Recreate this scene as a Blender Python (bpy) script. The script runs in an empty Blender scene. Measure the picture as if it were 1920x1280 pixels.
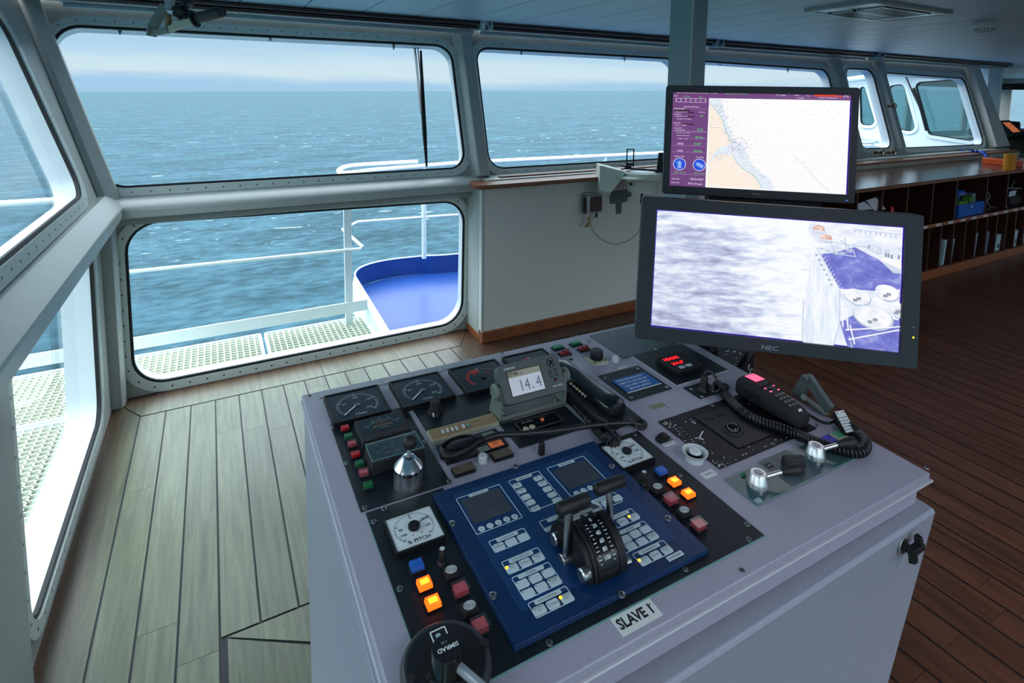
import bpy, math, random
from mathutils import Vector, Matrix, noise
random.seed(7)
PI = math.pi
scene = bpy.context.scene
COL = scene.collection

# ---------------------------------------------------------------- camera
H = 1.72                                   # eye height above the deck
F, CX, CY = 1044.731, 960.0, 284.16        # focal length and principal point of the photo (1920 px wide)
CR = Vector((0.87991439, -0.4749975, 0.01131521))
CU = Vector((0.03870087, 0.09538693, 0.99468768))
CF = Vector((0.47355348, 0.8748021, -0.10231515))
EYE = Vector((0, 0, H))
cam_d = bpy.data.cameras.new('camera'); cam = bpy.data.objects.new('camera', cam_d); COL.objects.link(cam)
R3 = Matrix((CR, CU, -CF)).transposed()
cam.matrix_world = Matrix.Translation(EYE) @ R3.to_4x4()
cam_d.sensor_width = 36; cam_d.lens = 36 * F / 1920; cam_d.shift_y = -(640 - CY) / 1920
cam_d.clip_start = .02; cam_d.clip_end = 200000
scene.camera = cam

def ray(x, y): return CF * F + CR * (x - CX) + CU * (CY - y)
def onplane(x, y, p, n):
    d = ray(x, y); return EYE + d * ((Vector(p) - EYE).dot(n) / d.dot(n))
def onz(x, y, z): return onplane(x, y, (0, 0, z), Vector((0, 0, 1)))
def ony(x, y, Y): return onplane(x, y, (0, Y, 0), Vector((0, 1, 0)))
def onx(x, y, X): return onplane(x, y, (X, 0, 0), Vector((1, 0, 0)))

# console desk frame (the desk top slopes by about a degree)
ex = Vector((1, 0, -.018)).normalized(); ey = Vector((0, 1, .021)); ey = (ey - ex * ex.dot(ey)).normalized(); en = ex.cross(ey)
DESK = Matrix((ex, ey, en)).transposed().to_4x4(); DESK.translation = Vector((0, 0, .90))
def cp(x, y, h=0.0):
    P = onplane(x, y, DESK.translation + en * h, en) - DESK.translation
    return P.dot(ex), P.dot(ey)
def rp(q, h=0.0):
    a = [cp(*p, h) for p in q]                    # TL TR BR BL
    return ((a[0][0]+a[3][0])/2, (a[1][0]+a[2][0])/2, (a[2][1]+a[3][1])/2, (a[0][1]+a[1][1])/2)

# ---------------------------------------------------------------- materials
def lin(c):
    return tuple(((v/255)/12.92 if v/255 <= .04045 else ((v/255+.055)/1.055)**2.4) for v in c)
MATS = {}
LAMP = 16  # glow strength of the fill lamps added out of view
def mat(name, rgb=(128,128,128), rough=.5, metal=0., emit=None, es=1., spec=.5, noise_=0., nscale=40., bump=0., bscale=200., alpha=None, coat=0.):
    m = bpy.data.materials.new(name); m.use_nodes = True; nt = m.node_tree; b = nt.nodes['Principled BSDF']
    c = lin(rgb)
    b.inputs['Base Color'].default_value = (*c, 1); b.inputs['Roughness'].default_value = rough; b.inputs['Metallic'].default_value = metal
    b.inputs['Specular IOR Level'].default_value = spec; b.inputs['Coat Weight'].default_value = coat
    if emit: b.inputs['Emission Color'].default_value = (*lin(emit), 1); b.inputs['Emission Strength'].default_value = es
    if noise_ or bump:
        tc = nt.nodes.new('ShaderNodeTexCoord')
    if noise_:
        n = nt.nodes.new('ShaderNodeTexNoise'); n.inputs['Scale'].default_value = nscale; n.inputs['Detail'].default_value = 6
        nt.links.new(tc.outputs['Object'], n.inputs['Vector'])
        r = nt.nodes.new('ShaderNodeValToRGB'); r.color_ramp.elements[0].position = .3; r.color_ramp.elements[1].position = .7
        r.color_ramp.elements[0].color = (*[v*(1-noise_) for v in c], 1); r.color_ramp.elements[1].color = (*[min(1, v*(1+noise_)) for v in c], 1)
        nt.links.new(n.outputs['Fac'], r.inputs['Fac']); nt.links.new(r.outputs['Color'], b.inputs['Base Color'])
    if bump:
        n = nt.nodes.new('ShaderNodeTexNoise'); n.inputs['Scale'].default_value = bscale; n.inputs['Detail'].default_value = 3
        nt.links.new(tc.outputs['Object'], n.inputs['Vector'])
        bp = nt.nodes.new('ShaderNodeBump'); bp.inputs['Strength'].default_value = bump; bp.inputs['Distance'].default_value = .002
        nt.links.new(n.outputs['Fac'], bp.inputs['Height']); nt.links.new(bp.outputs['Normal'], b.inputs['Normal'])
    MATS[name] = m; return m
mat('wall_white', (158,162,156), .45, noise_=.04, nscale=8)
mat('frame_white', (168,174,170), .35, noise_=.03, nscale=12)
mat('panel_vinyl', (214,212,202), .7, noise_=.05, nscale=90, bump=.25, bscale=500)
mat('gasket', (12,16,18), .6)
mat('bolt_light', (120,122,116), .5, .3)
mat('bolt', (62,58,52), .4, .6)
mat('brown_wood', (128,72,40), .35, noise_=.18, nscale=14)
mat('dark_wood', (62,32,22), .4, noise_=.2, nscale=10)
mat('counter_top', (92,66,58), .16, noise_=.12, nscale=5)
mat('ceiling_metal', (160,192,210), .4, noise_=.03, nscale=3)
mat('black', (14,16,20), .5, spec=.35)
mat('black_gloss', (12,13,16), .18)
mat('black_matte', (24,26,30), .75)
mat('dark_bezel', (42,47,53), .5, bump=.1, bscale=900)
mat('console_grey', (154,152,168), .42, noise_=.05, nscale=260, bump=.3, bscale=900)
mat('console_body', (140,144,158), .45, noise_=.05, nscale=260, bump=.3, bscale=900)
mat('console_edge', (176,176,186), .35)
mat('plate_black', (18,26,33), .45, spec=.3, noise_=.15, nscale=160, bump=.15, bscale=1200)
mat('plate_grey', (52,72,80), .38, noise_=.05, nscale=200)
mat('worn_black', (16,14,20), .5, spec=.25)
mat('chip_white', (205,205,205), .7)
mat('panel_blue', (8,40,80), .33, noise_=.06, nscale=30)
mat('panel_blue2', (10,52,96), .36)
mat('line_white', (200,214,226), .5)
mat('key_grey', (186,202,208), .45)
mat('label_white', (205,210,208), .5)
mat('label_beige', (190,186,166), .6)
mat('ink', (20,22,26), .6)
mat('ink_blue', (30,50,110), .6)
mat('white_ink', (215,222,225), .5)
mat('screen_off', (62,66,74), .15, noise_=.15, nscale=18)
mat('dial_black', (24,36,44), .22)
mat('dial_white', (205,215,218), .45)
mat('tick', (150,172,180), .5)
mat('needle', (190,200,205), .4)
mat('red_tick', (170,40,35), .5, emit=(200,30,20), es=.15)
mat('amber_tick', (150,110,60), .5)
mat('red', (176,16,26), .35)
mat('green', (14,92,50), .35)
mat('green2', (10,112,74), .35)
mat('dark_red', (120,14,34), .3)
mat('pink_red', (222,92,104), .4)
mat('blue_key', (28,90,180), .35)
mat('orange_lit', (255,110,30), .4, emit=(255,84,8), es=2.2)
mat('amber_lit', (255,200,60), .4, emit=(255,176,30), es=2.6)
mat('orange_label', (226,118,70), .5, emit=(226,110,60), es=.12)
mat('chrome', (225,228,232), .07, 1.)
mat('chrome_soft', (225,228,235), .16, 1.)
mat('handle_grey', (92,102,100), .45, .3)
mat('chrome_body', (235,236,245), .30, 1.)
mat('satin_steel', (205,205,205), .3, .9)
mat('steel', (170,172,172), .28, 1.)
mat('screw_steel', (150,155,158), .3, 1.)
mat('silver', (150,156,164), .35, .3)
mat('brass_plate', (150,122,84), .4, .2)
mat('cream', (176,176,150), .5)
mat('white_plastic', (190,198,200), .4)
mat('grey_plastic', (84,92,92), .5, bump=.08, bscale=1200)
mat('grey_light', (112,120,112), .5)
mat('brown_label', (104,92,74), .5, .3)
mat('rubber', (14,16,18), .55)
mat('cord', (20,24,28), .42)
mat('lcd', (176,180,186), .3, emit=(190,196,210), es=.42)
mat('lcd_top', (140,140,124), .3, emit=(150,150,136), es=.3)
mat('lcd_ink', (120,126,158), .5)
mat('lcd_ink_dark', (60,40,40), .5)
mat('led_red', (255,20,20), .4, emit=(255,22,28), es=2.2)
mat('led_pink', (255,90,130), .4, emit=(255,96,136), es=1.1)
mat('led_green', (40,220,60), .4, emit=(40,220,60), es=1.4)
mat('led_yellow', (230,230,30), .4, emit=(220,230,30), es=1.5)
mat('led_blue', (80,150,255), .4, emit=(80,150,255), es=1.5)
mat('name_blue', (18,88,160), .4)
mat('tape', (128,126,100), .6)
mat('glass_plate', (58,84,88), .12, noise_=.05, nscale=20)
mat('glass_edge', (108,146,146), .25)
mat('cover_plastic', (150,150,150), .15)
mat('royal_blue', (20,30,170), .4)
mat('remote_white', (205,212,212), .45)
mat('ship_white', (226,236,240), .4, noise_=.03, nscale=6)
mat('ship_blue', (18,62,140), .35, noise_=.12, nscale=7)
mat('ship_blue_deck', (26,64,134), .34, noise_=.1, nscale=4)
mat('grating', (214,218,196), .6, noise_=.08, nscale=9)
mat('teal_glass', (70,128,132), .22)
mat('alu', (150,165,170), .3, .8)
mat('rail_dark', (30,18,24), .3)
mat('column_paint', (140,158,160), .5)
mat('column_edge', (190,196,180), .5)
mat('compass_white', (206,214,200), .4)
mat('sensor_brown', (56,28,24), .4)
mat('orange_box', (232,84,20), .5)
mat('yellow_mug', (232,150,30), .5)
mat('crate_blue', (24,96,190), .5)
mat('blue_cloth', (24,60,150), .8)
mat('folder_a', (160,186,196), .5); mat('folder_b', (120,134,152), .5); mat('folder_c', (88,98,112), .5)
mat('paper', (200,200,212), .6)
mat('lime', (84,150,60), .5)
mat('screen_orange', (190,110,70), .4, emit=(190,104,66), es=.7)
mat('screen_slate', (60,66,120), .4, emit=(60,66,120), es=.5)
mat('lamp_glow', (255,244,236), .5, emit=(246,242,255), es=LAMP)
mat('trim_white', (206,214,208), .35, noise_=.03, nscale=12)
mat('foam_white', (210,226,214), .6)
mat('lamp_louvre', (170,180,182), .2, .9)
# --- teak deck with per-plank shade
def teak():
    m = bpy.data.materials.new('teak_deck'); m.use_nodes = True; nt = m.node_tree; b = nt.nodes['Principled BSDF']; L = nt.links
    at = nt.nodes.new('ShaderNodeAttribute'); at.attribute_name = 'plank'
    tc = nt.nodes.new('ShaderNodeTexCoord'); mp = nt.nodes.new('ShaderNodeMapping'); mp.inputs['Scale'].default_value = (26, 1.6, 1)
    L.new(tc.outputs['Object'], mp.inputs['Vector'])
    off = nt.nodes.new('ShaderNodeVectorMath'); off.operation = 'ADD'; sc = nt.nodes.new('ShaderNodeVectorMath'); sc.operation = 'SCALE'; sc.inputs['Scale'].default_value = 37
    sp0 = nt.nodes.new('ShaderNodeSeparateColor'); L.new(at.outputs['Color'], sp0.inputs['Color']); cb0 = nt.nodes.new('ShaderNodeCombineXYZ'); L.new(sp0.outputs['Red'], cb0.inputs['X']); L.new(sp0.outputs['Blue'], cb0.inputs['Y']); L.new(cb0.outputs['Vector'], sc.inputs[0]); L.new(mp.outputs['Vector'], off.inputs[0]); L.new(sc.outputs['Vector'], off.inputs[1])
    n = nt.nodes.new('ShaderNodeTexNoise'); n.inputs['Scale'].default_value = 1.6; n.inputs['Detail'].default_value = 8; n.inputs['Roughness'].default_value = .6; n.inputs['Distortion'].default_value = .6
    L.new(off.outputs['Vector'], n.inputs['Vector'])
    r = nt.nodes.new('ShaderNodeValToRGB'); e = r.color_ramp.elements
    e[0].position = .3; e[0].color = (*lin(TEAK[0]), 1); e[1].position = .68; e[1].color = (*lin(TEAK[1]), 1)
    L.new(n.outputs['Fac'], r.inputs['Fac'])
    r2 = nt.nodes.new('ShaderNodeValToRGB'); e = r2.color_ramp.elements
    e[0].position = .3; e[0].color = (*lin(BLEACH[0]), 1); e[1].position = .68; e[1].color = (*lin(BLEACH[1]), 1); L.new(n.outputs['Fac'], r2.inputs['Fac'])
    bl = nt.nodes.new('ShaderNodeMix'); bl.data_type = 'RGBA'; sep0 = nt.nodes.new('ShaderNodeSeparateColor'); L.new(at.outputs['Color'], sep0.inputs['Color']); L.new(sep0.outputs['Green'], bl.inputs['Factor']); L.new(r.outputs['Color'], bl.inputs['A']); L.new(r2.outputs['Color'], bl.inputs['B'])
    hs = nt.nodes.new('ShaderNodeMix'); hs.data_type = 'RGBA'; hs.blend_type = 'MULTIPLY'; hs.inputs['Factor'].default_value = 1
    g = nt.nodes.new('ShaderNodeMapRange'); g.inputs['To Min'].default_value = .82; g.inputs['To Max'].default_value = 1.12
    sep = nt.nodes.new('ShaderNodeSeparateColor'); L.new(at.outputs['Color'], sep.inputs['Color']); L.new(sep.outputs['Red'], g.inputs['Value'])
    cb = nt.nodes.new('ShaderNodeCombineColor')
    for k in range(3): L.new(g.outputs['Result'], cb.inputs[k])
    L.new(bl.outputs['Result'], hs.inputs['A']); L.new(cb.outputs['Color'], hs.inputs['B']); L.new(hs.outputs['Result'], b.inputs['Base Color'])
    b.inputs['Roughness'].default_value = .34
    MATS['teak_deck'] = m
TEAK = ((64,38,28), (100,62,44)); BLEACH = ((84,88,70), (116,122,98))  # red-brown teak, and a paler greener tone mixed in by position
teak(); mat('caulk', (30,32,38), .6)
def glass():
    m = bpy.data.materials.new('window_glass'); m.use_nodes = True; nt = m.node_tree; nt.nodes.clear(); L = nt.links
    o = nt.nodes.new('ShaderNodeOutputMaterial'); t = nt.nodes.new('ShaderNodeBsdfTransparent'); g = nt.nodes.new('ShaderNodeBsdfGlossy'); mx = nt.nodes.new('ShaderNodeMixShader'); f = nt.nodes.new('ShaderNodeFresnel')
    t.inputs['Color'].default_value = (.90, .965, .97, 1); g.inputs['Roughness'].default_value = .02; f.inputs['IOR'].default_value = 1.35
    L.new(f.outputs['Fac'], mx.inputs['Fac']); L.new(t.outputs[0], mx.inputs[1]); L.new(g.outputs[0], mx.inputs[2]); L.new(mx.outputs[0], o.inputs['Surface'])
    MATS['window_glass'] = m
glass()
def wheelhouse_glass():
    m = bpy.data.materials.new('wheelhouse_glass'); m.use_nodes = True; nt = m.node_tree; nt.nodes.clear(); L = nt.links
    o = nt.nodes.new('ShaderNodeOutputMaterial'); t = nt.nodes.new('ShaderNodeBsdfTransparent'); g = nt.nodes.new('ShaderNodeBsdfGlossy'); d = nt.nodes.new('ShaderNodeBsdfDiffuse'); mx = nt.nodes.new('ShaderNodeMixShader'); m2 = nt.nodes.new('ShaderNodeMixShader')
    t.inputs['Color'].default_value = (.58, .84, .86, 1); g.inputs['Roughness'].default_value = .05; d.inputs['Color'].default_value = (.05, .16, .17, 1); mx.inputs['Fac'].default_value = .12; m2.inputs['Fac'].default_value = .45
    L.new(t.outputs[0], m2.inputs[1]); L.new(d.outputs[0], m2.inputs[2]); L.new(m2.outputs[0], mx.inputs[1]); L.new(g.outputs[0], mx.inputs[2]); L.new(mx.outputs[0], o.inputs['Surface'])
    MATS['wheelhouse_glass'] = m
wheelhouse_glass()
def clear_plastic():
    m = bpy.data.materials.new('clear_plastic'); m.use_nodes = True; nt = m.node_tree; nt.nodes.clear(); L = nt.links
    o = nt.nodes.new('ShaderNodeOutputMaterial'); t = nt.nodes.new('ShaderNodeBsdfTransparent'); g = nt.nodes.new('ShaderNodeBsdfGlossy'); mx = nt.nodes.new('ShaderNodeMixShader')
    t.inputs['Color'].default_value = (.9, .9, .9, 1); g.inputs['Roughness'].default_value = .1; mx.inputs['Fac'].default_value = .16
    L.new(t.outputs[0], mx.inputs[1]); L.new(g.outputs[0], mx.inputs[2]); L.new(mx.outputs[0], o.inputs['Surface'])
    MATS['clear_plastic'] = m
clear_plastic()
def rampmat(name, stops, scale, mapping=(1,1,1), detail=6, distortion=0., rough=.6, emission=0., rough_n=.6):
    m = bpy.data.materials.new(name); m.use_nodes = True; nt = m.node_tree; b = nt.nodes['Principled BSDF']; L = nt.links
    tc = nt.nodes.new('ShaderNodeTexCoord'); mp = nt.nodes.new('ShaderNodeMapping'); mp.inputs['Scale'].default_value = mapping
    n = nt.nodes.new('ShaderNodeTexNoise'); n.inputs['Scale'].default_value = scale; n.inputs['Detail'].default_value = detail; n.inputs['Distortion'].default_value = distortion; n.inputs['Roughness'].default_value = rough_n
    r = nt.nodes.new('ShaderNodeValToRGB'); cr = r.color_ramp
    for k, (p, c) in enumerate(stops):
        e = cr.elements[k] if k < 2 else cr.elements.new(p)
        e.position = p; e.color = (*lin(c), 1)
    L.new(tc.outputs['Object'], mp.inputs['Vector']); L.new(mp.outputs['Vector'], n.inputs['Vector']); L.new(n.outputs['Fac'], r.inputs['Fac'])
    if emission:
        b.inputs['Base Color'].default_value = (0, 0, 0, 1); L.new(r.outputs['Color'], b.inputs['Emission Color']); b.inputs['Emission Strength'].default_value = emission
    else: L.new(r.outputs['Color'], b.inputs['Base Color'])
    b.inputs['Roughness'].default_value = rough
    MATS[name] = m
    return m

# ---------------------------------------------------------------- mesh builder
_tc = {}
def textmesh(s, bold=0.0):
    k = (s, bold)
    if k not in _tc:
        c = bpy.data.curves.new('t', 'FONT'); c.body = s; c.size = 1; c.resolution_u = 2; c.offset = bold; c.align_x = 'CENTER'; c.align_y = 'CENTER'
        o = bpy.data.objects.new('t', c); COL.objects.link(o)
        me = bpy.data.meshes.new_from_object(o)
        _tc[k] = ([v.co.copy() for v in me.vertices], [tuple(p.vertices) for p in me.polygons])
        bpy.data.objects.remove(o); bpy.data.curves.remove(c); bpy.data.meshes.remove(me)
    return _tc[k]
def rrect(cx, cy, w, h, r, n=4):
    out = []
    r = min(r, w/2-1e-5, h/2-1e-5)
    for (sx, sy, a0) in ((1,1,0), (-1,1,PI/2), (-1,-1,PI), (1,-1,1.5*PI)):
        for k in range(n+1):
            a = a0 + k*PI/2/n; out.append((cx + sx*(w/2-r) + r*math.cos(a), cy + sy*(h/2-r) + r*math.sin(a)))
    return out
def rquad(c, r, n=8):
    """rounded convex polygon from corner points"""
    out = []; c = [Vector(p) for p in c]; N = len(c)
    for i in range(N):
        p, a, b = c[i], c[i-1], c[(i+1) % N]
        u = (a-p).normalized(); v = (b-p).normalized(); ang = u.angle(v)
        d = min(r/math.tan(ang/2), (a-p).length*.49, (b-p).length*.49); rr = d*math.tan(ang/2)
        cen = p + (u+v).normalized()*(rr/math.sin(ang/2))
        s = p+u*d-cen; e = p+v*d-cen; a0 = math.atan2(s.y, s.x); a1 = math.atan2(e.y, e.x); da = (a1-a0+PI) % (2*PI) - PI
        for k in range(n+1):
            t = a0+da*k/n; out.append((cen.x+rr*math.cos(t), cen.y+rr*math.sin(t)))
    return out
def offset_loop(lp, d):
    n = len(lp); out = []; ar = sum(lp[i][0]*lp[(i+1)%n][1]-lp[(i+1)%n][0]*lp[i][1] for i in range(n)); s = 1 if ar > 0 else -1
    for i in range(n):
        a = Vector(lp[i-1]); b = Vector(lp[(i+1)%n]); t = (b-a).normalized()
        out.append((lp[i][0]+s*t.y*d, lp[i][1]-s*t.x*d))
    return out
class MB:
    def __init__(s, M=None):
        s.v = []; s.f = []; s.m = []; s.names = []; s.M = M.copy() if M else Matrix.Identity(4); s.col = {}
    def mi(s, m):
        if m not in s.names: s.names.append(m)
        return s.names.index(m)
    def add(s, vs, fs, m):
        o = len(s.v); s.v += [s.M @ Vector(v) for v in vs]; k = s.mi(m)
        for f in fs: s.f.append(tuple(i+o for i in f)); s.m.append(k)
    def box(s, x0, x1, y0, y1, z0, z1, m): s.tbox((x0+x1)/2, (y0+y1)/2, x1-x0, y1-y0, z0, z1, 0, m)
    def tbox(s, cx, cy, w, d, z0, z1, ins, m):
        a, b, c, e = w/2, d/2, w/2-ins, d/2-ins
        vs = [(cx-a,cy-b,z0),(cx+a,cy-b,z0),(cx+a,cy+b,z0),(cx-a,cy+b,z0),(cx-c,cy-e,z1),(cx+c,cy-e,z1),(cx+c,cy+e,z1),(cx-c,cy+e,z1)]
        s.add(vs, [(3,2,1,0),(4,5,6,7),(0,1,5,4),(1,2,6,5),(2,3,7,6),(3,0,4,7)], m)
    def quad(s, pts, m): s.add(pts, [tuple(range(len(pts)))], m)
    def rect(s, cx, cy, w, h, z, m): s.quad([(cx-w/2,cy-h/2,z),(cx+w/2,cy-h/2,z),(cx+w/2,cy+h/2,z),(cx-w/2,cy+h/2,z)], m)
    def poly(s, p2, z, m):
        p2 = [tuple(p[:2]) for p in p2]
        ar = sum(p2[i-1][0]*p2[i][1]-p2[i][0]*p2[i-1][1] for i in range(len(p2)))
        if ar < 0: p2 = p2[::-1]
        s.quad([(x, y, z) for x, y in p2], m)
    def prism(s, p2, z0, z1, m, top=None):
        p2 = [tuple(p[:2]) for p in p2]; n = len(p2)
        ar = sum(p2[i-1][0]*p2[i][1]-p2[i][0]*p2[i-1][1] for i in range(n))
        if ar < 0: p2 = p2[::-1]
        vs = [(x, y, z0) for x, y in p2]+[(x, y, z1) for x, y in p2]
        s.add(vs, [tuple(range(n))[::-1]]+[(i, (i+1)%n, n+(i+1)%n, n+i) for i in range(n)], m)
        s.add([(x, y, z1) for x, y in p2], [tuple(range(n))], top or m)
    def ring(s, outer, inner, z0, z1, m):
        n = len(outer)
        vs = [(x,y,z0) for x,y in outer]+[(x,y,z1) for x,y in outer]+[(x,y,z0) for x,y in inner]+[(x,y,z1) for x,y in inner]
        fs = []
        for i in range(n):
            j = (i+1)%n
            fs += [(i,j,n+j,n+i), (n+i,n+j,3*n+j,3*n+i), (2*n+j,2*n+i,3*n+i,3*n+j), (j,i,2*n+i,2*n+j)]
        s.add(vs, fs, m)
    def frame(s, cx, cy, w, h, t, z0, z1, m, r=.0015):
        s.ring(rrect(cx,cy,w,h,r,3), rrect(cx,cy,w-2*t,h-2*t,max(r-t,.0004),3), z0, z1, m)
    def lathe(s, cx, cy, prof, m, n=28, cap=True):
        vs = []; fs = []
        for r, z in prof: vs += [(cx+r*math.cos(2*PI*k/n), cy+r*math.sin(2*PI*k/n), z) for k in range(n)]
        for i in range(len(prof)-1):
            for k in range(n):
                j = (k+1)%n; fs.append((i*n+k, i*n+j, (i+1)*n+j, (i+1)*n+k))
        if cap:
            if prof[0][0] > 1e-6: fs.append(tuple(range(n))[::-1])
            if prof[-1][0] > 1e-6: fs.append(tuple((len(prof)-1)*n+k for k in range(n)))
        s.add(vs, fs, m)
    def cyl(s, cx, cy, z0, z1, r, m, r1=None, n=24): s.lathe(cx, cy, [(r, z0), (r if r1 is None else r1, z1)], m, n)
    def disc(s, cx, cy, r, z, m, n=24, ry=None): s.poly([(cx+r*math.cos(2*PI*k/n), cy+(ry or r)*math.sin(2*PI*k/n)) for k in range(n)], z, m)
    def sphere(s, cx, cy, cz, r, m, n=16, sz=1.0):
        s.lathe(cx, cy, [(max(r*math.sin(PI*k/n), 1e-5), cz-r*sz*math.cos(PI*k/n)) for k in range(n+1)], m, 20, False)
    def tube(s, pts, r, m, n=8, cap=True, closed=False):
        pts = [Vector(p) for p in pts]; N = len(pts); rs = r if isinstance(r, (list, tuple)) else [r]*N
        t0 = (pts[1]-pts[0]).normalized(); up = Vector((0,0,1)) if abs(t0.z) < .9 else Vector((1,0,0))
        u = t0.cross(up).normalized(); vs = []
        for i in range(N):
            if closed: t = (pts[(i+1)%N]-pts[i-1]).normalized()
            else: t = (pts[min(i+1,N-1)]-pts[max(i-1,0)]).normalized()
            u = (u-t*u.dot(t)).normalized(); w = t.cross(u)
            vs += [pts[i]+(u*math.cos(2*PI*k/n)+w*math.sin(2*PI*k/n))*rs[i] for k in range(n)]
        fs = []
        for i in range(N if closed else N-1):
            a = i*n; b = ((i+1)%N)*n
            for k in range(n): j = (k+1)%n; fs.append((a+j, a+k, b+k, b+j))
        if cap and not closed: fs += [tuple(range(n)), tuple((N-1)*n+k for k in range(n))[::-1]]
        s.add(vs, fs, m)
    def bar(s, a, b, w, h, m, up=(0,0,1)):
        a = Vector(a); b = Vector(b); t = (b-a).normalized(); u = t.cross(Vector(up))
        if u.length < .05: u = t.cross(Vector((0,1,0)) if abs(t.y) < .9 else Vector((1,0,0)))
        u.normalize(); w_ = u.cross(t)
        vs = [p+u*sx*w/2+w_*sy*h/2 for p in (a, b) for sx, sy in ((-1,-1),(1,-1),(1,1),(-1,1))]
        s.add(vs, [(0,1,2,3),(7,6,5,4),(0,4,5,1),(1,5,6,2),(2,6,7,3),(3,7,4,0)], m)
    def loft(s, loops, m, cap=True):
        n = len(loops[0]); vs = [p for l in loops for p in l]; fs = []
        for i in range(len(loops)-1):
            for k in range(n): j = (k+1)%n; fs.append((i*n+k, i*n+j, (i+1)*n+j, (i+1)*n+k))
        if cap: fs += [tuple(range(n))[::-1], tuple((len(loops)-1)*n+k for k in range(n))]
        s.add(vs, fs, m)
    def text(s, t, size, x, y, z, m, rot=0., bold=0.0, sx=1.0):
        vs, fs = textmesh(t, bold); c, d = math.cos(rot), math.sin(rot)
        s.add([(x+(v.x*sx*c-v.y*d)*size, y+(v.x*sx*d+v.y*c)*size, z) for v in vs], fs, m)
    def build(s, name, parent=None, bevel=0., seg=2, org=None, smooth=True, sharp=35, label=None, attr=None, wear=None):
        vs = s.v
        lo = Vector((min(v.x for v in vs), min(v.y for v in vs), min(v.z for v in vs))); hi = Vector((max(v.x for v in vs), max(v.y for v in vs), max(v.z for v in vs)))
        if org is None: org = Vector(((lo.x+hi.x)/2, (lo.y+hi.y)/2, lo.z))
        me = bpy.data.meshes.new(name); me.from_pydata([tuple(v-org) for v in vs], [], s.f)
        for nme in s.names: me.materials.append(MATS[nme])
        me.polygons.foreach_set('material_index', s.m)
        if attr:
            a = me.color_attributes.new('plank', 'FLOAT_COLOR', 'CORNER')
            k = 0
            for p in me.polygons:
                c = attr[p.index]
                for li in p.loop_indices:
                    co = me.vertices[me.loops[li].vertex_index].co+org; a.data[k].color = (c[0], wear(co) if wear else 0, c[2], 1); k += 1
        if smooth:
            me.polygons.foreach_set('use_smooth', [True]*len(me.polygons)); me.set_sharp_from_angle(angle=math.radians(sharp))
        me.update()
        o = bpy.data.objects.new(name, me); COL.objects.link(o)
        o.location = org
        if parent is not None: o.parent = parent; o.location = org - wloc(parent)
        if bevel:
            b = o.modifiers.new('bevel', 'BEVEL'); b.width = bevel; b.segments = seg; b.limit_method = 'ANGLE'; b.angle_limit = math.radians(40); b.harden_normals = False
        if label: o['label'] = label
        return o
def wloc(o):
    l = o.location.copy(); p = o.parent
    while p: l += p.location; p = p.parent
    return l
def tag(o, label, cat, group=None):
    o['label'] = label; o['category'] = cat
    if group: o['group'] = group
    return o
def thing(name, loc, label, cat, group=None):
    o = bpy.data.objects.new(name, None); COL.objects.link(o); o.location = loc; o.empty_display_size = .05
    return tag(o, label, cat, group)
def struct(o): o['kind'] = 'structure'; return o
def sempty(name, loc):
    o = bpy.data.objects.new(name, None); COL.objects.link(o); o.location = loc; o['kind'] = 'structure'; return o
def catmull(P, n=8):
    P = [Vector(p) for p in P]; out = []
    for i in range(len(P)-1):
        a, b, c, d = P[max(i-1,0)], P[i], P[i+1], P[min(i+2,len(P)-1)]
        for k in range(n):
            t = k/n; out.append(.5*((2*b)+(c-a)*t+(2*a-5*b+4*c-d)*t*t+(3*b-a-3*c+d)*t**3))
    out.append(P[-1]); return out
def coil(path, R, r, pitch, m, mb, n=6, seg=10):
    """helical cord around a centre path"""
    P = catmull(path, 24); L = [0]
    for i in range(1, len(P)): L.append(L[-1]+(P[i]-P[i-1]).length)
    T = L[-1]; turns = T/pitch; N = int(turns*seg); pts = []; j = 0
    t = (P[1]-P[0]).normalized(); u = t.cross(Vector((0,0,1)) if abs(t.z) < .9 else Vector((1,0,0))).normalized()
    for k in range(N+1):
        s_ = T*k/N
        while j < len(L)-2 and L[j+1] < s_: j += 1
        f = (s_-L[j])/max(1e-9, L[j+1]-L[j]); c = P[j].lerp(P[j+1], f); t = (P[j+1]-P[j]).normalized()
        u = (u-t*u.dot(t)).normalized(); w = t.cross(u); a = 2*PI*k/seg
        pts.append(c+(u*math.cos(a)+w*math.sin(a))*R)
    mb.tube(pts, r, m, n)
from mathutils.geometry import tessellate_polygon
# ---------------------------------------------------------------- sky
w = bpy.data.worlds.new('sky'); scene.world = w; w.use_nodes = True; nt = w.node_tree; L = nt.links
bg = nt.nodes['Background']; tc = nt.nodes.new('ShaderNodeTexCoord'); sp = nt.nodes.new('ShaderNodeSeparateXYZ')
mp = nt.nodes.new('ShaderNodeMapping'); mp.inputs['Scale'].default_value = (2.2, 2.2, 22)
n1 = nt.nodes.new('ShaderNodeTexNoise'); n1.inputs['Scale'].default_value = 1.3; n1.inputs['Detail'].default_value = 7; n1.inputs['Roughness'].default_value = .55
L.new(tc.outputs['Generated'], mp.inputs['Vector']); L.new(mp.outputs['Vector'], n1.inputs['Vector']); L.new(tc.outputs['Generated'], sp.inputs['Vector'])
ad = nt.nodes.new('ShaderNodeMath'); ad.operation = 'MULTIPLY_ADD'; ad.inputs[1].default_value = .05; ad.inputs[2].default_value = -.025; L.new(n1.outputs['Fac'], ad.inputs[0])
zz = nt.nodes.new('ShaderNodeMath'); zz.operation = 'ADD'; L.new(sp.outputs['Z'], zz.inputs[0]); L.new(ad.outputs[0], zz.inputs[1])
rr = nt.nodes.new('ShaderNodeValToRGB'); cr = rr.color_ramp
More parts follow.
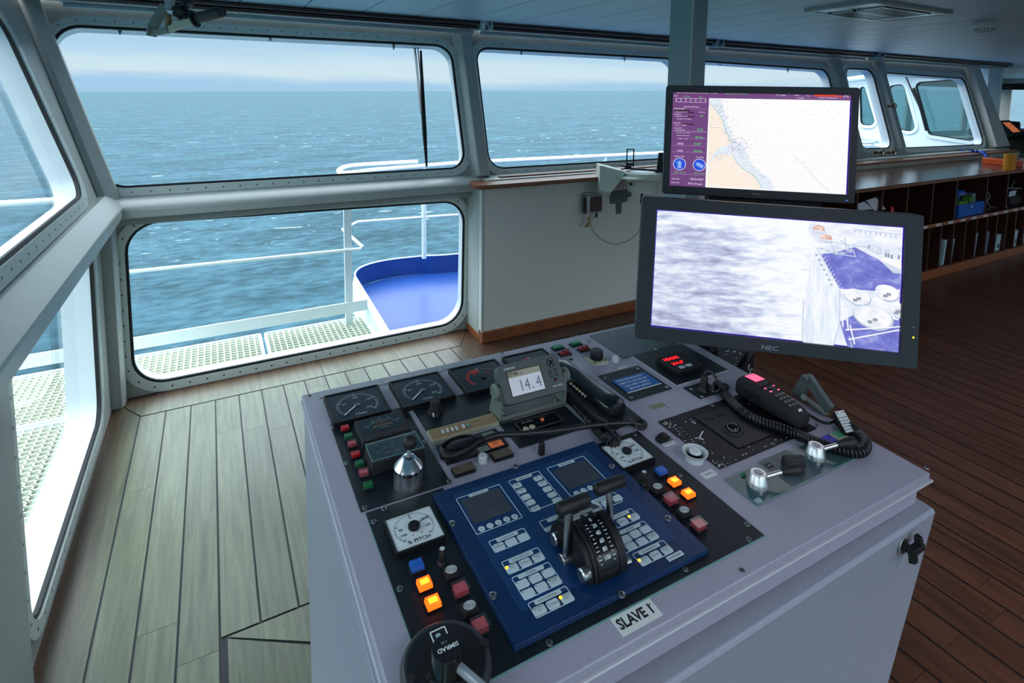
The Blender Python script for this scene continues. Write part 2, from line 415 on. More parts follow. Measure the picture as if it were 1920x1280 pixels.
for k, (p, c) in enumerate([(0, (170,205,234)), (.012, (172,207,236)), (.028, (216,232,240)), (.048, (210,230,242)), (.068, (182,214,238)), (.16, (196,222,240)), (.4, (222,234,242)), (1, (226,236,244))]):
    e = cr.elements[k] if k < 2 else cr.elements.new(p)
    e.position = p; e.color = (*lin(c), 1)
L.new(zz.outputs[0], rr.inputs['Fac']); L.new(rr.outputs['Color'], bg.inputs['Color'])
mr = nt.nodes.new('ShaderNodeMapRange'); mr.inputs['From Min'].default_value = .14; mr.inputs['From Max'].default_value = .6; mr.inputs['To Min'].default_value = 1.05; mr.inputs['To Max'].default_value = 7.5
L.new(sp.outputs['Z'], mr.inputs['Value']); L.new(mr.outputs['Result'], bg.inputs['Strength'])

# ---------------------------------------------------------------- sea
def sea():
    m = bpy.data.materials.new('sea_water'); m.use_nodes = True; nt = m.node_tree; b = nt.nodes['Principled BSDF']; L = nt.links
    tc = nt.nodes.new('ShaderNodeTexCoord')
    def noi(scale, mapping, det, dist=0.):
        mp = nt.nodes.new('ShaderNodeMapping'); mp.inputs['Scale'].default_value = mapping; mp.inputs['Rotation'].default_value = (0, 0, .5)
        n = nt.nodes.new('ShaderNodeTexNoise'); n.inputs['Scale'].default_value = scale; n.inputs['Detail'].default_value = det; n.inputs['Distortion'].default_value = dist
        L.new(tc.outputs['Object'], mp.inputs['Vector']); L.new(mp.outputs['Vector'], n.inputs['Vector']); return n.outputs['Fac']
    a = noi(.42, (1, 1.9, 1), 12, .3); c = noi(.05, (1, 2.2, 1), 6, .5); d = noi(.55, (1, 3.0, 1), 5, .8); e = noi(.018, (1, 1.4, 1), 2)
    r = nt.nodes.new('ShaderNodeValToRGB'); el = r.color_ramp.elements
    el[0].position = .38; el[0].color = (*lin((28,53,62)), 1); el[1].position = .63; el[1].color = (*lin((55,86,99)), 1)
    mx = nt.nodes.new('ShaderNodeMath'); mx.operation = 'MULTIPLY_ADD'; mx.inputs[1].default_value = .55; L.new(a, mx.inputs[0])
    m2 = nt.nodes.new('ShaderNodeMath'); m2.operation = 'MULTIPLY'; m2.inputs[1].default_value = .45; L.new(c, m2.inputs[0]); L.new(m2.outputs[0], mx.inputs[2]); L.new(mx.outputs[0], r.inputs['Fac'])
    # foam caps
    f1 = nt.nodes.new('ShaderNodeMapRange'); f1.inputs['From Min'].default_value = .685; f1.inputs['From Max'].default_value = .75; L.new(d, f1.inputs['Value'])
    d2 = noi(.13, (1, 3.4, 1), 6, .6); f3 = nt.nodes.new('ShaderNodeMapRange'); f3.inputs['From Min'].default_value = .675; f3.inputs['From Max'].default_value = .73; L.new(d2, f3.inputs['Value'])
    fm = nt.nodes.new('ShaderNodeMath'); fm.operation = 'MAXIMUM'; L.new(f1.outputs[0], fm.inputs[0]); L.new(f3.outputs[0], fm.inputs[1])
    f2 = nt.nodes.new('ShaderNodeMapRange'); f2.inputs['From Min'].default_value = .47; f2.inputs['From Max'].default_value = .56; L.new(e, f2.inputs['Value'])
    ff = nt.nodes.new('ShaderNodeMath'); ff.operation = 'MULTIPLY'; L.new(fm.outputs[0], ff.inputs[0]); L.new(f2.outputs[0], ff.inputs[1])
    cm = nt.nodes.new('ShaderNodeMix'); cm.data_type = 'RGBA'; L.new(ff.outputs[0], cm.inputs['Factor']); L.new(r.outputs['Color'], cm.inputs['A']); cm.inputs['B'].default_value = (*lin((214,228,232)), 1)
    L.new(cm.outputs['Result'], b.inputs['Base Color'])
    bp = nt.nodes.new('ShaderNodeBump'); bp.inputs['Strength'].default_value = .5; bp.inputs['Distance'].default_value = 1.0; L.new(mx.outputs[0], bp.inputs['Height']); L.new(bp.outputs['Normal'], b.inputs['Normal'])
    b.inputs['Roughness'].default_value = .6; b.inputs['Specular IOR Level'].default_value = .05
    MATS['sea_water'] = m
sea()
SN = ray(130, 171.5).cross(ray(1250, 169.5)).normalized()
if SN.z < 0: SN = -SN
sx_ = SN.cross(Vector((0,1,0))).normalized()*-1; sy_ = SN.cross(sx_)
S = 60000
me = bpy.data.meshes.new('sea'); me.from_pydata([tuple(sx_*a+sy_*b) for a, b in ((-S,-S),(S,-S),(S,S),(-S,S))], [], [(0,1,2,3)]); me.materials.append(MATS['sea_water'])
o = bpy.data.objects.new('sea', me); COL.objects.link(o); o.location = (0, 0, -22); struct(o)
if me.polygons[0].normal.z < 0: me.flip_normals()

# ---------------------------------------------------------------- room shell
FY, PY, LX, CEIL = 3.63, 3.36, -.53, 2.20
SL = .33
MFU = Matrix(((1,0,0,0),(0,.3134,-.9496,3.60),(0,.9496,.3134,1.16),(0,0,0,1)))
MLU = Matrix(((0,-.3134,.9496,-.53),(1,0,0,0),(0,.9496,.3134,1.16),(0,0,0,1)))
MFL = Matrix(((1,0,0,0),(0,0,-1,FY),(0,1,0,0),(0,0,0,1)))
MLL = Matrix(((0,0,1,LX),(1,0,0,0),(0,1,0,0),(0,0,0,1)))
def zt(z): return (z-1.16)/.9496
def sheet(mb, outer, holes, m, th=.012):
    loops = [[Vector((x, y, 0)) for x, y in l] for l in [outer]+holes]
    tr = tessellate_polygon(loops); fl = [p for l in loops for p in l]; n = len(fl)
    vs = [(p.x, p.y, 0) for p in fl]+[(p.x, p.y, -th) for p in fl]
    fs = []
    for a, b, c in tr:
        nz = (fl[b]-fl[a]).cross(fl[c]-fl[a]).z
        if nz < 0: b, c = c, b
        fs += [(a, b, c), (n+c, n+b, n+a)]
    o_ = 0
    for l in loops:
        k = len(l)
        for i in range(k): j = (i+1) % k; fs.append((o_+i, o_+j, n+o_+j, n+o_+i))
        o_ += k
    mb.add(vs, fs, m)
wn = [0]
def window(M, quad, r=.12, fw=.05, bolts='bolt', reveal=.10, gas=.014):
    wn[0] += 1
    lp = rquad(quad, r); ou = offset_loop(lp, fw); inn = offset_loop(lp, -gas)
    c = Vector((sum(p[0] for p in quad)/4, min(p[1] for p in quad), 0)); org = M @ c
    root = sempty('window_%d' % wn[0], org)
    f = MB(M); f.ring(ou, lp, 0, .012, 'trim_white')
    if bolts:
        mid = offset_loop(lp, fw*.5); acc = 0; n = len(mid)
        for i in range(n):
            a = Vector(mid[i]); b = Vector(mid[(i+1)%n]); d = (b-a).length; t = -acc
            while t+.088 <= d:
                t += .088; p = a.lerp(b, t/d); f.disc(p.x, p.y, .0055, .0128, bolts, 8)
            acc = d-t if t >= 0 else acc+d
    f.build('window_frame', root)
    f = MB(M); f.ring(lp, inn, -.010, .004, 'gasket'); f.build('window_gasket', root)
    f = MB(M); f.ring(offset_loop(lp, .02), offset_loop(lp, -.002), -reveal, -.0125, 'ship_white'); f.build('window_reveal', root)
    f = MB(M); f.poly(offset_loop(lp, -.001), -reveal*.6, 'window_glass'); f.build('window_pane', root)
    return lp
W1 = [(-.783,zt(2.074)),(1.592,zt(2.078)),(1.588,zt(1.19)),(-.505,zt(1.19))]
W2 = [(1.778,zt(2.076)),(3.83,zt(2.072)),(3.83,zt(1.17)),(1.76,zt(1.172))]
W3 = [(4.05,zt(2.066)),(6.14,zt(2.04)),(6.1,zt(1.15)),(4.05,zt(1.165))]
W4 = [(6.462,zt(2.068)),(7.03,zt(2.07)),(7.018,zt(1.14)),(6.37,zt(1.15))]
W5 = [(7.246,zt(2.041)),(9.229,zt(2.017)),(9.25,zt(1.105)),(7.2,zt(1.13))]
holes = [window(MFU, q, r, bolts='bolt_light') for q, r in ((W1,.13),(W2,.12),(W3,.12),(W4,.12),(W5,.12))]
zc = zt(2.24); zb = zt(1.0)
mb = MB(MFU); sheet(mb, [(-.53-SL*(2.24-1.16), zc), (9.50, zc), (9.68, zb), (-.53+SL*.16, zb)], holes, 'wall_white')
struct(mb.build('wall_front', smooth=False))
# left upper
def lz(y, z): return (y, zt(z))
WL = [(3.385,zt(2.074)),(1.15,zt(2.074)),(1.0,zt(1.215)),(3.28,zt(1.215))]
WL2 = [(.75,zt(2.074)),(-1.4,zt(2.074)),(-1.4,zt(1.215)),(.65,zt(1.215))]
WL3 = [(-1.7,zt(2.074)),(-3.7,zt(2.074)),(-3.7,zt(1.215)),(-1.7,zt(1.215))]
holes = [window(MLU, q, .13, bolts='bolt_light') for q in (WL, WL2, WL3)]
mb = MB(MLU); sheet(mb, [(3.60+SL*(2.24-1.16), zc), (-4, zc), (-4, zb), (3.60-SL*.16, zb)], holes, 'wall_white')
struct(mb.build('wall_left', smooth=False))
# lower front, lower left
LW = [(-.443,1.0),(1.586,.965),(1.572,.05),(-.443,.05)]
h = window(MFL, LW, .17)
mb = MB(MFL); sheet(mb, [(LX,1.14),(1.66,1.14),(1.66,0),(LX,0)], [h], 'wall_white'); struct(mb.build('wall_front_lower', smooth=False))
LL = [(3.27,1.055),(1.97,1.055),(1.97,.10),(3.22,.12)]; LL2 = [(1.6,1.055),(.1,1.055),(.1,.1),(1.6,.1)]; LL3 = [(-.3,1.055),(-2,1.055),(-2,.1),(-.3,.1)]
hs = [window(MLL, q, .12, reveal=.13) for q in (LL, LL2, LL3)]
mb = MB(MLL); sheet(mb, [(FY,1.14),(-4,1.14),(-4,0),(FY,0)], hs, 'wall_white'); struct(mb.build('wall_left_lower', smooth=False))

# window beams, posts
mb = MB(); mb.M = Matrix(((0,0,1,0),(1,0,0,0),(0,1,0,0),(0,0,0,1)))       # profile in (Y,Z), extruded along X
mb.prism([(3.66,1.15),(3.60,1.155),(3.46,1.115),(3.44,1.10),(3.44,1.055),(3.64,1.03)], LX+.02, 1.66, 'frame_white')
struct(mb.build('trim_1', bevel=.006))
mb = MB(); mb.M = Matrix(((1,0,0,0),(0,0,-1,0),(0,1,0,0),(0,0,0,1)))     # profile (X,Z), extruded along -Y
mb.prism([(-.56,1.165),(-.50,1.17),(-.44,1.13),(-.42,1.115),(-.42,1.06),(-.54,1.03)], -3.6, 4, 'frame_white')
struct(mb.build('trim_2', bevel=.006))
def lean_post(name, x0, x1, dep=.09, tp=0., z0=1.12, z1=2.2):
    mb = MB(MFU); a = zt(z0); b = zt(z1)
    vs = [(x0,a,0),(x1,a,0),(x1,b,0),(x0,b,0)]; cx = (x0+x1)/2; w = (x1-x0)*.28
    mb.add(vs+[(cx-w,a,dep),(cx+w,a,dep),(cx+w,b,dep),(cx-w,b,dep)], [(4,5,6,7),(0,4,7,3),(5,1,2,6),(3,7,6,2),(0,1,5,4)], 'frame_white')
    return struct(mb.build(name, bevel=.008))
lean_post('trim_3', 1.61, 1.755); lean_post('trim_4', 3.87, 4.01); lean_post('trim_5', 6.15, 6.38, .06); lean_post('trim_6', 7.06, 7.20, .07)
# corner post (upper, leaning both ways) and lower
mb = MB(); a, b = 1.12, 2.2
def cpt(z, dx, dy): return (-.53-SL*(z-1.16)+dx, 3.60+SL*(z-1.16)+dy, z)
mb.loft([[cpt(z,0,0), cpt(z,0,-.085), cpt(z,.03,-.085), cpt(z,.085,-.03), cpt(z,.085,0)] for z in (a, b)], 'frame_white'); struct(mb.build('trim_7', bevel=.006))
mb = MB(); mb.prism([(LX-.005,FY+.005),(LX-.005,FY-.115),(LX+.045,FY-.115),(LX+.06,FY-.08),(LX+.06,FY+.005)], 0, 1.07, 'frame_white'); struct(mb.build('trim_8', bevel=.005))
mb = MB(); mb.prism([(LX-.12,1.62),(LX+.0,1.62),(LX+.012,1.66),(LX+.02,1.92),(LX-.01,1.94),(LX-.12,1.94)], 0, 1.13, 'frame_white'); struct(mb.build('trim_9', bevel=.008))
mb = MB(MLU); mb.prism([(.80,zt(1.12)),(.96,zt(1.12)),(1.10,zt(2.2)),(.94,zt(2.2))], -.02, .08, 'frame_white'); struct(mb.build('trim_10', bevel=.008))
# end post of the wing wall, leaning
mb = MB(MFU); mb.prism([(9.30,zt(2.2)),(9.50,zt(2.2)),(9.70,zt(1.06)),(9.32,zt(1.06))], .0, .10, 'panel_vinyl'); struct(mb.build('trim_11', bevel=.01))
mb = MB(); mb.M = Matrix(((0,0,1,0),(1,0,0,0),(0,1,0,0),(0,0,0,1))); mb.prism([(3.58,1.14),(3.42,1.13),(3.40,1.09),(3.40,1.06),(3.58,1.04)], 1.66, 4.32, 'frame_white'); struct(mb.build('trim_12', bevel=.004))

# wall panel below the ledge
mb = MB(); mb.box(1.60, 4.35, PY, PY+.06, .075, 1.10, 'panel_vinyl'); mb.box(1.60, 1.64, PY+.06, FY, 0.0, 1.10, 'frame_white'); mb.box(1.594, 1.606, PY-.004, PY+.02, .075, 1.10, 'frame_white')
mb.box(4.35, 9.7, PY, PY+.06, 0, 1.02, 'panel_vinyl')
struct(mb.build('wall_panel', bevel=.003))
mb = MB(); mb.box(1.592, 4.0, PY-.018, PY+.03, 0, .078, 'brown_wood'); mb.box(1.592, 1.60, PY+.03, FY, 0, .05, 'brown_wood')
for k in range(5): mb.M = Matrix(((1,0,0,0),(0,0,-1,PY-.018),(0,1,0,0),(0,0,0,1))); mb.disc(1.9+k*.55, .045, .004, .001, 'bolt', 8)
struct(mb.build('baseboard_front', bevel=.004))
# ledges
mb = MB(); mb.prism(rquad([(1.50,3.27),(4.3,3.27),(4.3,3.50),(1.56,3.50)][::-1], .04), 1.093, 1.122, 'brown_wood'); struct(mb.build('trim_13', bevel=.006))
mb = MB(); mb.box(1.78, 4.3, 3.46, 3.50, 1.122, 1.142, 'brown_wood'); struct(mb.build('trim_14', bevel=.004))

# deck planks
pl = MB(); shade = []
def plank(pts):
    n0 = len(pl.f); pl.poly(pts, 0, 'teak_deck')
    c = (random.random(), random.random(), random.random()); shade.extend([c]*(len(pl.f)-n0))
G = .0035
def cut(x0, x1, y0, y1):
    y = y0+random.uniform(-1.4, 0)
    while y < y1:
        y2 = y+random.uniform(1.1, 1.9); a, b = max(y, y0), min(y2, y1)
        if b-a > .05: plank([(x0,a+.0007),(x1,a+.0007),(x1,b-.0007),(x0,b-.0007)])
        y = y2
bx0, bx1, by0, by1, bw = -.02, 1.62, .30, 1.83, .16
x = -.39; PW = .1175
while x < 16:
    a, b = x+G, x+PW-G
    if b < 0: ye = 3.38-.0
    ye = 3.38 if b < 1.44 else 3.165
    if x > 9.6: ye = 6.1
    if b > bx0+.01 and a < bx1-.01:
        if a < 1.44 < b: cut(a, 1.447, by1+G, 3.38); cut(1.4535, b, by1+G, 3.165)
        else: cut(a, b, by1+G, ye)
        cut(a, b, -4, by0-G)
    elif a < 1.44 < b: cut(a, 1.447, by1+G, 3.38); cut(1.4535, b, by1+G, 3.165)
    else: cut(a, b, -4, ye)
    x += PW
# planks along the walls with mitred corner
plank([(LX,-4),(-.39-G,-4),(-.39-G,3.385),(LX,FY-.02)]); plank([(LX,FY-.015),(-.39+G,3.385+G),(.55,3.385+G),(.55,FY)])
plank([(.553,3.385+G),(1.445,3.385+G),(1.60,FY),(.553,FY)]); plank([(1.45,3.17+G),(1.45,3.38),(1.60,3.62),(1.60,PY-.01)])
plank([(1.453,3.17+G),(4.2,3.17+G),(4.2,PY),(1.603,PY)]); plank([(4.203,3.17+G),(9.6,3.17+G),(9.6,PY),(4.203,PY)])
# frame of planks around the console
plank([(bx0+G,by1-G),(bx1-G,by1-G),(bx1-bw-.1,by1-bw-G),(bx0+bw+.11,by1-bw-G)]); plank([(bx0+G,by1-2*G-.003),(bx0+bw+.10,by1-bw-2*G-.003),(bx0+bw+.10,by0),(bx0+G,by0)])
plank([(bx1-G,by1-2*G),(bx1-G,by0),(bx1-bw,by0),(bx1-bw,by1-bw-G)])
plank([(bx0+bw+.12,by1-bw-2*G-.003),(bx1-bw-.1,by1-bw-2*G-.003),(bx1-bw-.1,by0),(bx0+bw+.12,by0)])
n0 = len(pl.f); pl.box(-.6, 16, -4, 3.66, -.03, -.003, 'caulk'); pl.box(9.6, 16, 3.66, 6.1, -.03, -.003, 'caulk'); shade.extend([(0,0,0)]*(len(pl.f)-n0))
struct(pl.build('floor', smooth=False, attr=shade, wear=lambda c: (lambda d: max(0, min(1, d)))(min((c.x+.53)/.14, (3.63-c.y)/.24, 1)*(1 if c.x < .9 else max(0, 1-(c.x-.9)/.7)))))  # paler greener tone on the left, fading toward the walls and rightwards

# ceiling of metal strips
mb = MB(); x = .493-.33*4
while x < 16:
    y1 = 3.93 if x < 9.4 else 6.1
    mb.box(max(x+.004, -.86), x+.326, -1.7, y1, CEIL, CEIL+.02, 'ceiling_metal')
    x += .33
mb.box(-.86, 9.7, -1.7, 3.93, CEIL+.008, CEIL+.05, 'black'); mb.box(9.7, 16, -1.7, 6.1, CEIL+.008, CEIL+.05, 'black')
struct(mb.build('ceiling', smooth=False))
# other sides of the bridge (behind the viewer and far right), with their windows open to the sky
BY = -1.7  # unseen back wall; its windows added large and close to light the console
mb = MB(); mb.box(-.6, 16, BY-.05, BY, 0, .45, 'wall_white'); mb.box(-.9, 16, BY-.05, BY, 2.1, 2.25, 'wall_white')
for k in range(8): mb.box(-.8+k*2.35, -.68+k*2.35, BY-.05, BY, .45, 2.1, 'wall_white')
struct(mb.build('wall_back', smooth=False))
for k in range(7):
    wn[0] += 1; mb = MB(); mb.quad([(-.68+k*2.35, BY-.02, .45), (1.55+k*2.35, BY-.02, .45), (1.55+k*2.35, BY-.02, 2.1), (-.68+k*2.35, BY-.02, 2.1)], 'window_glass'); struct(mb.build('window_%d' % wn[0], smooth=False))
mb = MB(); mb.box(16, 16.05, -1.7, 6.1, 0, 1.0, 'wall_white'); mb.box(16, 16.05, -1.7, 6.1, 2.0, 2.25, 'wall_white')
for k in range(4): mb.box(16, 16.05, -1.7+k*2.5, -1.5+k*2.5, 1, 2, 'wall_white')
struct(mb.build('wall_right', smooth=False))
# front wall of the wheelhouse beyond
mb = MB(); mb.box(9.9, 16, 6.1, 6.15, 0, 1.05, 'wall_white'); mb.box(9.9, 16, 6.1, 6.15, 1.98, 2.25, 'wall_white')
for X in (9.9, 12.3, 14.6): mb.box(X, X+.22, 6.1, 6.15, 1.0, 2.0, 'wall_white')
struct(mb.build('wall_wheelhouse', smooth=False))

# side wall of the wheelhouse, seen from outside through the wing windows
GX = 9.72
def gq(p, X=GX): v = onx(p[0], p[1], X); return (v.y, v.z)
MG = Matrix(((0,0,-1,GX),(-1,0,0,0),(0,1,0,0),(0,0,0,1)))    # local x = -Y, local y = Z, normal -X
wins = [[(1714.5,154),(1793.6,148.5),(1836.7,267),(1741.5,252.5)], [(1664,161),(1694.8,157),(1719.9,249),(1684,242)], [(1612,165),(1622,161),(1644,236),(1614,234)]]
qs = [[(-gq(p)[0], gq(p)[1]) for p in q] for q in wins]
mb = MB(MG)
lps = [rquad(q, .08) for q in qs]
sheet(mb, [(-3.80,2.3),(-6.1,2.3),(-6.1,-.4),(-3.80,-.4)], lps, 'ship_white', .05)
for lp in lps: mb.ring(offset_loop(lp, .05), lp, 0, .02, 'ship_white')
struct(mb.build('wall_wheelhouse_side', smooth=False))
for lp in lps:
    wn[0] += 1; mb = MB(MG); mb.poly(lp, -.02, 'wheelhouse_glass'); mb.ring(lp, offset_loop(lp, -.012), -.03, .01, 'gasket')
    struct(mb.build('window_%d' % wn[0]))

# wipers and rails outside the wheelhouse side
t = thing('wheelhouse_wiper', tuple(onx(1722, 205, 9.6)), 'dark wiper arm on the outside of the wheelhouse side window', 'wiper')
mb = MB(); mb.tube([onx(1697,140,9.62), onx(1712,175,9.62), onx(1727,207,9.62)], .012, 'bolt', 6); mb.build('arm', t)
mb = MB(); mb.tube([onx(1713,165,9.6), onx(1727,207,9.6), onx(1737,245,9.6)], .02, 'black', 6); mb.build('blade', t)
t = thing('bridge_front_rail', tuple(onx(1655, 279, 9.2)), 'white pipe railing outside the narrow far window', 'railing')
for a_, b_ in (((1588,255),(1652,262)),((1588,268),(1660,275)),((1588,150),(1640,143))): mb = MB(); mb.tube([onx(a_[0],a_[1],9.2), onx(b_[0],b_[1],9.2)], .045, 'ship_white', 8); mb.build('rail', t)
mb = MB(); mb.tube([onx(1650,235,9.2), onx(1657,279,9.2)], .05, 'ship_white', 8); mb.build('post', t)
# ---------------------------------------------------------------- outside walkway and rails
wk = MB(); z = -.09
def gr(x0, x1, y0, y1, s=.040):
    x = x0
    while x <= x1+1e-6: wk.box(x-.004, x+.004, y0, y1, z-.022, z, 'grating'); x += s
    y = y0
    while y <= y1+1e-6: wk.box(x0, x1, y-.004, y+.004, z-.022, z, 'grating'); y += s
    for a in (x0, x1): wk.box(a-.01, a+.01, y0, y1, z-.06, z+.004, 'ship_white')
    for a in (y0, y1): wk.box(x0, x1, a-.01, a+.01, z-.06, z+.004, 'ship_white')
gr(-.62, .26, 3.74, 4.42); gr(.30, 1.02, 3.74, 4.42); gr(-1.30, -.70, 3.74, 4.42); gr(-1.30, -.70, 2.5, 3.70); gr(-1.30, -.70, 1.2, 2.46)
tag(wk.build('walkway_grating', smooth=False), 'white steel grating walkway outside the lower windows', 'walkway')
t = thing('guard_rail', (-.3, 4.3, -.1), 'white guard rail with kick bar around the grating outside the front window', 'railing')
mb = MB(); mb.tube([(-1.35,4.3,.537),(-.5,4.3,.537),(.98,4.3,.505),(1.02,4.34,.505),(.92,4.62,.60)], .013, 'ship_white', 10); mb.tube([(-1.35,1.0,.537),(-1.35,4.3,.537)], .013, 'ship_white', 10); mb.build('middle_rail', t)
mb = MB(); mb.tube([(-1.35,1.0,1.04),(-1.35,4.3,1.04),(.9,4.3,1.04)], .02, 'ship_white', 10); mb.build('top_rail', t)
mb = MB(); mb.box(-1.36, 1.04, 4.30, 4.312, .004, .088, 'ship_white'); mb.box(-1.36, -1.348, 1.0, 4.31, .004, .088, 'ship_white'); mb.build('kick_bar', t)
for X in (.90, ):
    mb = MB(); mb.box(X-.028, X+.028, 4.31, 4.34, -.14, 1.04, 'ship_white'); mb.build('post', t)
for Y in (1.2, ):
    mb = MB(); mb.box(-1.38, -1.35, Y-.025, Y+.025, -.14, 1.04, 'ship_white'); mb.build('post', t)
# raised rail further right
t = thing('upper_guard_rail', (2, 5, 0), 'white guard rail curving above the blue bulwark deck', 'railing')
mb = MB(); mb.tube(catmull([(1.9,5.6,1.0),(1.25,5.55,1.0),(1.06,5.35,1.0),(1.0,5.06,1.005),(1.06,4.98,1.008),(1.3,5.0,1.02)], 6)+[Vector((2.2,5,1.045)),Vector((6,5,1.03)),Vector((9.6,5,1.03))], .024, 'ship_white', 12); mb.build('top_rail', t)
mb = MB(); mb.tube([(.92,4.6,.60),(1.13,5.0,.56),(2.2,5,.53),(9.6,5,.53)], .013, 'ship_white', 10); mb.build('middle_rail', t)
for X in (1.757, 3.9, 6.0):
    mb = MB(); mb.tube([(X,5,.14),(X,5,1.04)], .022, 'ship_white', 10); mb.build('post', t)
# blue bulwark deck
t = thing('bulwark_deck', (2, 4.6, -.08), 'glossy blue painted deck with raised curved rim and white edge', 'deck')
zb_ = -.08
edge = [(1.10,3.86),(1.06,4.75),(1.10,4.98),(1.22,5.14),(1.45,5.22),(1.8,5.20),(2.4,5.1),(9.6,5.05),(9.6,3.9)]
mb = MB(); mb.prism(edge, zb_-.05, zb_, 'ship_blue_deck'); mb.build('deck_plate', t)
rim = catmull([(1.06,4.75,0),(1.10,4.98,0),(1.22,5.14,0),(1.45,5.22,0),(1.8,5.20,0),(2.4,5.1,0),(5,5.08,0),(9.6,5.05,0)], 8)
mb = MB(); n = len(rim); hts = [.02+.16*min(1, i/6) for i in range(n)]
for i in range(n-1):
    a, b = rim[i], rim[i+1]; d = (b-a).normalized(); o_ = Vector((-d.y, d.x, 0))*.012
    mb.add([(a.x,a.y,zb_),(b.x,b.y,zb_),(b.x,b.y,zb_+hts[i+1]),(a.x,a.y,zb_+hts[i]),(a.x+o_.x,a.y+o_.y,zb_),(b.x+o_.x,b.y+o_.y,zb_),(b.x+o_.x,b.y+o_.y,zb_+hts[i+1]),(a.x+o_.x,a.y+o_.y,zb_+hts[i])],
           [(0,1,2,3),(5,4,7,6),(3,2,6,7)], 'ship_blue')
mb.build('rim', t)
mb = MB(); mb.tube([(p.x, p.y+.006, zb_+hts[i]) for i, p in enumerate(rim)], .008, 'ship_white', 6); mb.build('rim_edge', t)
mb = MB(); mb.add([(1.03,3.8,-.14),(1.10,3.8,-.14),(1.10,3.8,-.03),(1.03,3.8,-.03),(.99,4.78,-.14),(1.06,4.78,-.14),(1.06,4.78,.13),(1.04,4.78,.13)], [(0,1,2,3),(7,6,5,4),(0,3,7,4),(1,5,6,2),(3,2,6,7)], 'ship_white'); mb.build('side_plate', t)
# wiper outside window 1
t = thing('windscreen_wiper', tuple(ony(795, 300, 3.75)), 'black wiper blade and arm hanging outside the large front window', 'wiper')
def fu(px, py, d=-.05): # point just outside the leaning glass
    nrm = Vector((0,-.9496,.3134)); return onplane(px, py, Vector((0,3.60,1.16))+nrm*d, nrm)
mb = MB(); P = [fu(789,95), fu(792,180), fu(796,250), fu(800,312)]; mb.tube(P, [.008,.017,.017,.008], 'black', 8); mb.build('blade', t)
mb = MB(); mb.tube([fu(777,84,-.09), fu(783,140,-.09), fu(789,210,-.07)], .009, 'steel', 6); mb.tube([fu(783,84,-.09), fu(789,150,-.09), fu(790,215,-.07)], .004, 'black', 6); mb.build('arm', t)
# small nozzles under the upper edge outside
for k, px in enumerate(((225,60),(507,72),(738,88),(977,98),(1171,110),(1350,118),(1477,131))):
    mb = MB(); p = fu(px[0], px[1]-6, -.04); q = fu(px[0], px[1]+5, -.04); mb.tube([p, p.lerp(q,.4), q], [.013,.010,.004], 'steel', 8)
    tag(mb.build('washer_nozzle'), 'small grey washer nozzle along the top edge of the front windows', 'nozzle', 'washer nozzles over the front windows')
# ---------------------------------------------------------------- column
t = thing('steel_column', (1.93, 1.89, 0), 'tall square grey-green steel column behind the two monitors', 'column')
mb = MB(); mb.prism([(1.88,1.82),(1.972,1.82),(1.972,1.96),(1.88,1.96)], .02, CEIL-.001, 'column_paint'); mb.build('shaft', t, bevel=.004)
mb = MB(); mb.box(1.877, 1.883, 1.817, 1.823, .03, CEIL-.01, 'column_edge'); mb.build('corner_strip', t)
mb = MB(); mb.box(1.85, 2.0, 1.79, 1.99, 0, .02, 'column_paint'); mb.build('base_plate', t, bevel=.003)

# curtain rails along the front windows
def rail_piece(x0, x1):
    t = thing('curtain_rail', ((x0+x1)/2, 3.36, 2.14), RL.pop(0), 'rail', 'curtain rails under the ceiling')
    mb = MB(); mb.tube([(x0,3.40,2.184),(x1,3.40,2.184)], .013, 'rail_dark', 12); mb.build('tube', t)
    mb = MB(); mb.tube([(x0,3.45,2.165),(x1,3.45,2.165)], .017, 'rail_dark', 14); mb.build('blind_roll', t)
    mb = MB(); mb.box(x0, x1, 3.52, 3.55, 2.125, 2.15, 'alu'); mb.build('track', t, bevel=.003)
    for X in (x0+.01, x1-.01):
        mb = MB(); mb.box(X-.008, X+.008, 3.38, 3.48, 2.14, 2.199, 'alu'); mb.build('bracket', t, bevel=.003)
RL = ['dark curtain rail with blind roll above the leftmost large front window', 'dark curtain rail above the front window left of the steel column', 'dark curtain rail above the front window right of the steel column', 'dark curtain rail above the two far small windows']
rail_piece(-.62, 1.60); rail_piece(1.66, 3.80); rail_piece(3.86, 6.2); rail_piece(6.3, 9.3)

# ceiling lamp with louvre
t = thing('ceiling_lamp', (3.25, 1.79, 2.17), 'rectangular recessed ceiling lamp with metal louvre', 'lamp')
mb = MB(); mb.frame(3.25, 1.79, .76, .37, .03, 2.183, 2.199, 'frame_white', .004); mb.box(2.90,3.02,1.64,1.94,2.186,2.198,'alu'); mb.box(3.48,3.60,1.64,1.94,2.186,2.198,'alu'); mb.build('frame', t)
for s in (-1, 1):
    mb = MB()
    for k in range(13): mb.box(3.03+k*.036, 3.036+k*.036, 1.79+s*.075-.062, 1.79+s*.075+.062, 2.178, 2.199, 'lamp_louvre')
    mb.box(3.02, 3.47, 1.79+s*.145-.004, 1.79+s*.145+.004, 2.176, 2.199, 'lamp_louvre'); mb.box(3.02, 3.47, 1.79+s*.012-.003, 1.79+s*.012+.003, 2.176, 2.199, 'lamp_louvre')
    mb.build('louvre', t, smooth=False)
t = thing('smoke_detector', (4.62, 1.9, 2.15), 'round white smoke detector on the ceiling', 'detector')
p = onz(1846, 46, 2.19); mb = MB(); mb.lathe(p.x, p.y, [(.062,2.199),(.064,2.185),(.056,2.18)][::-1], 'label_white'); mb.build('base', t)
mb = MB(); mb.lathe(p.x, p.y, [(.02,2.138),(.040,2.146),(.050,2.165),(.052,2.18)], 'label_white')
mb.build('sensor_head', t)
mb = MB()
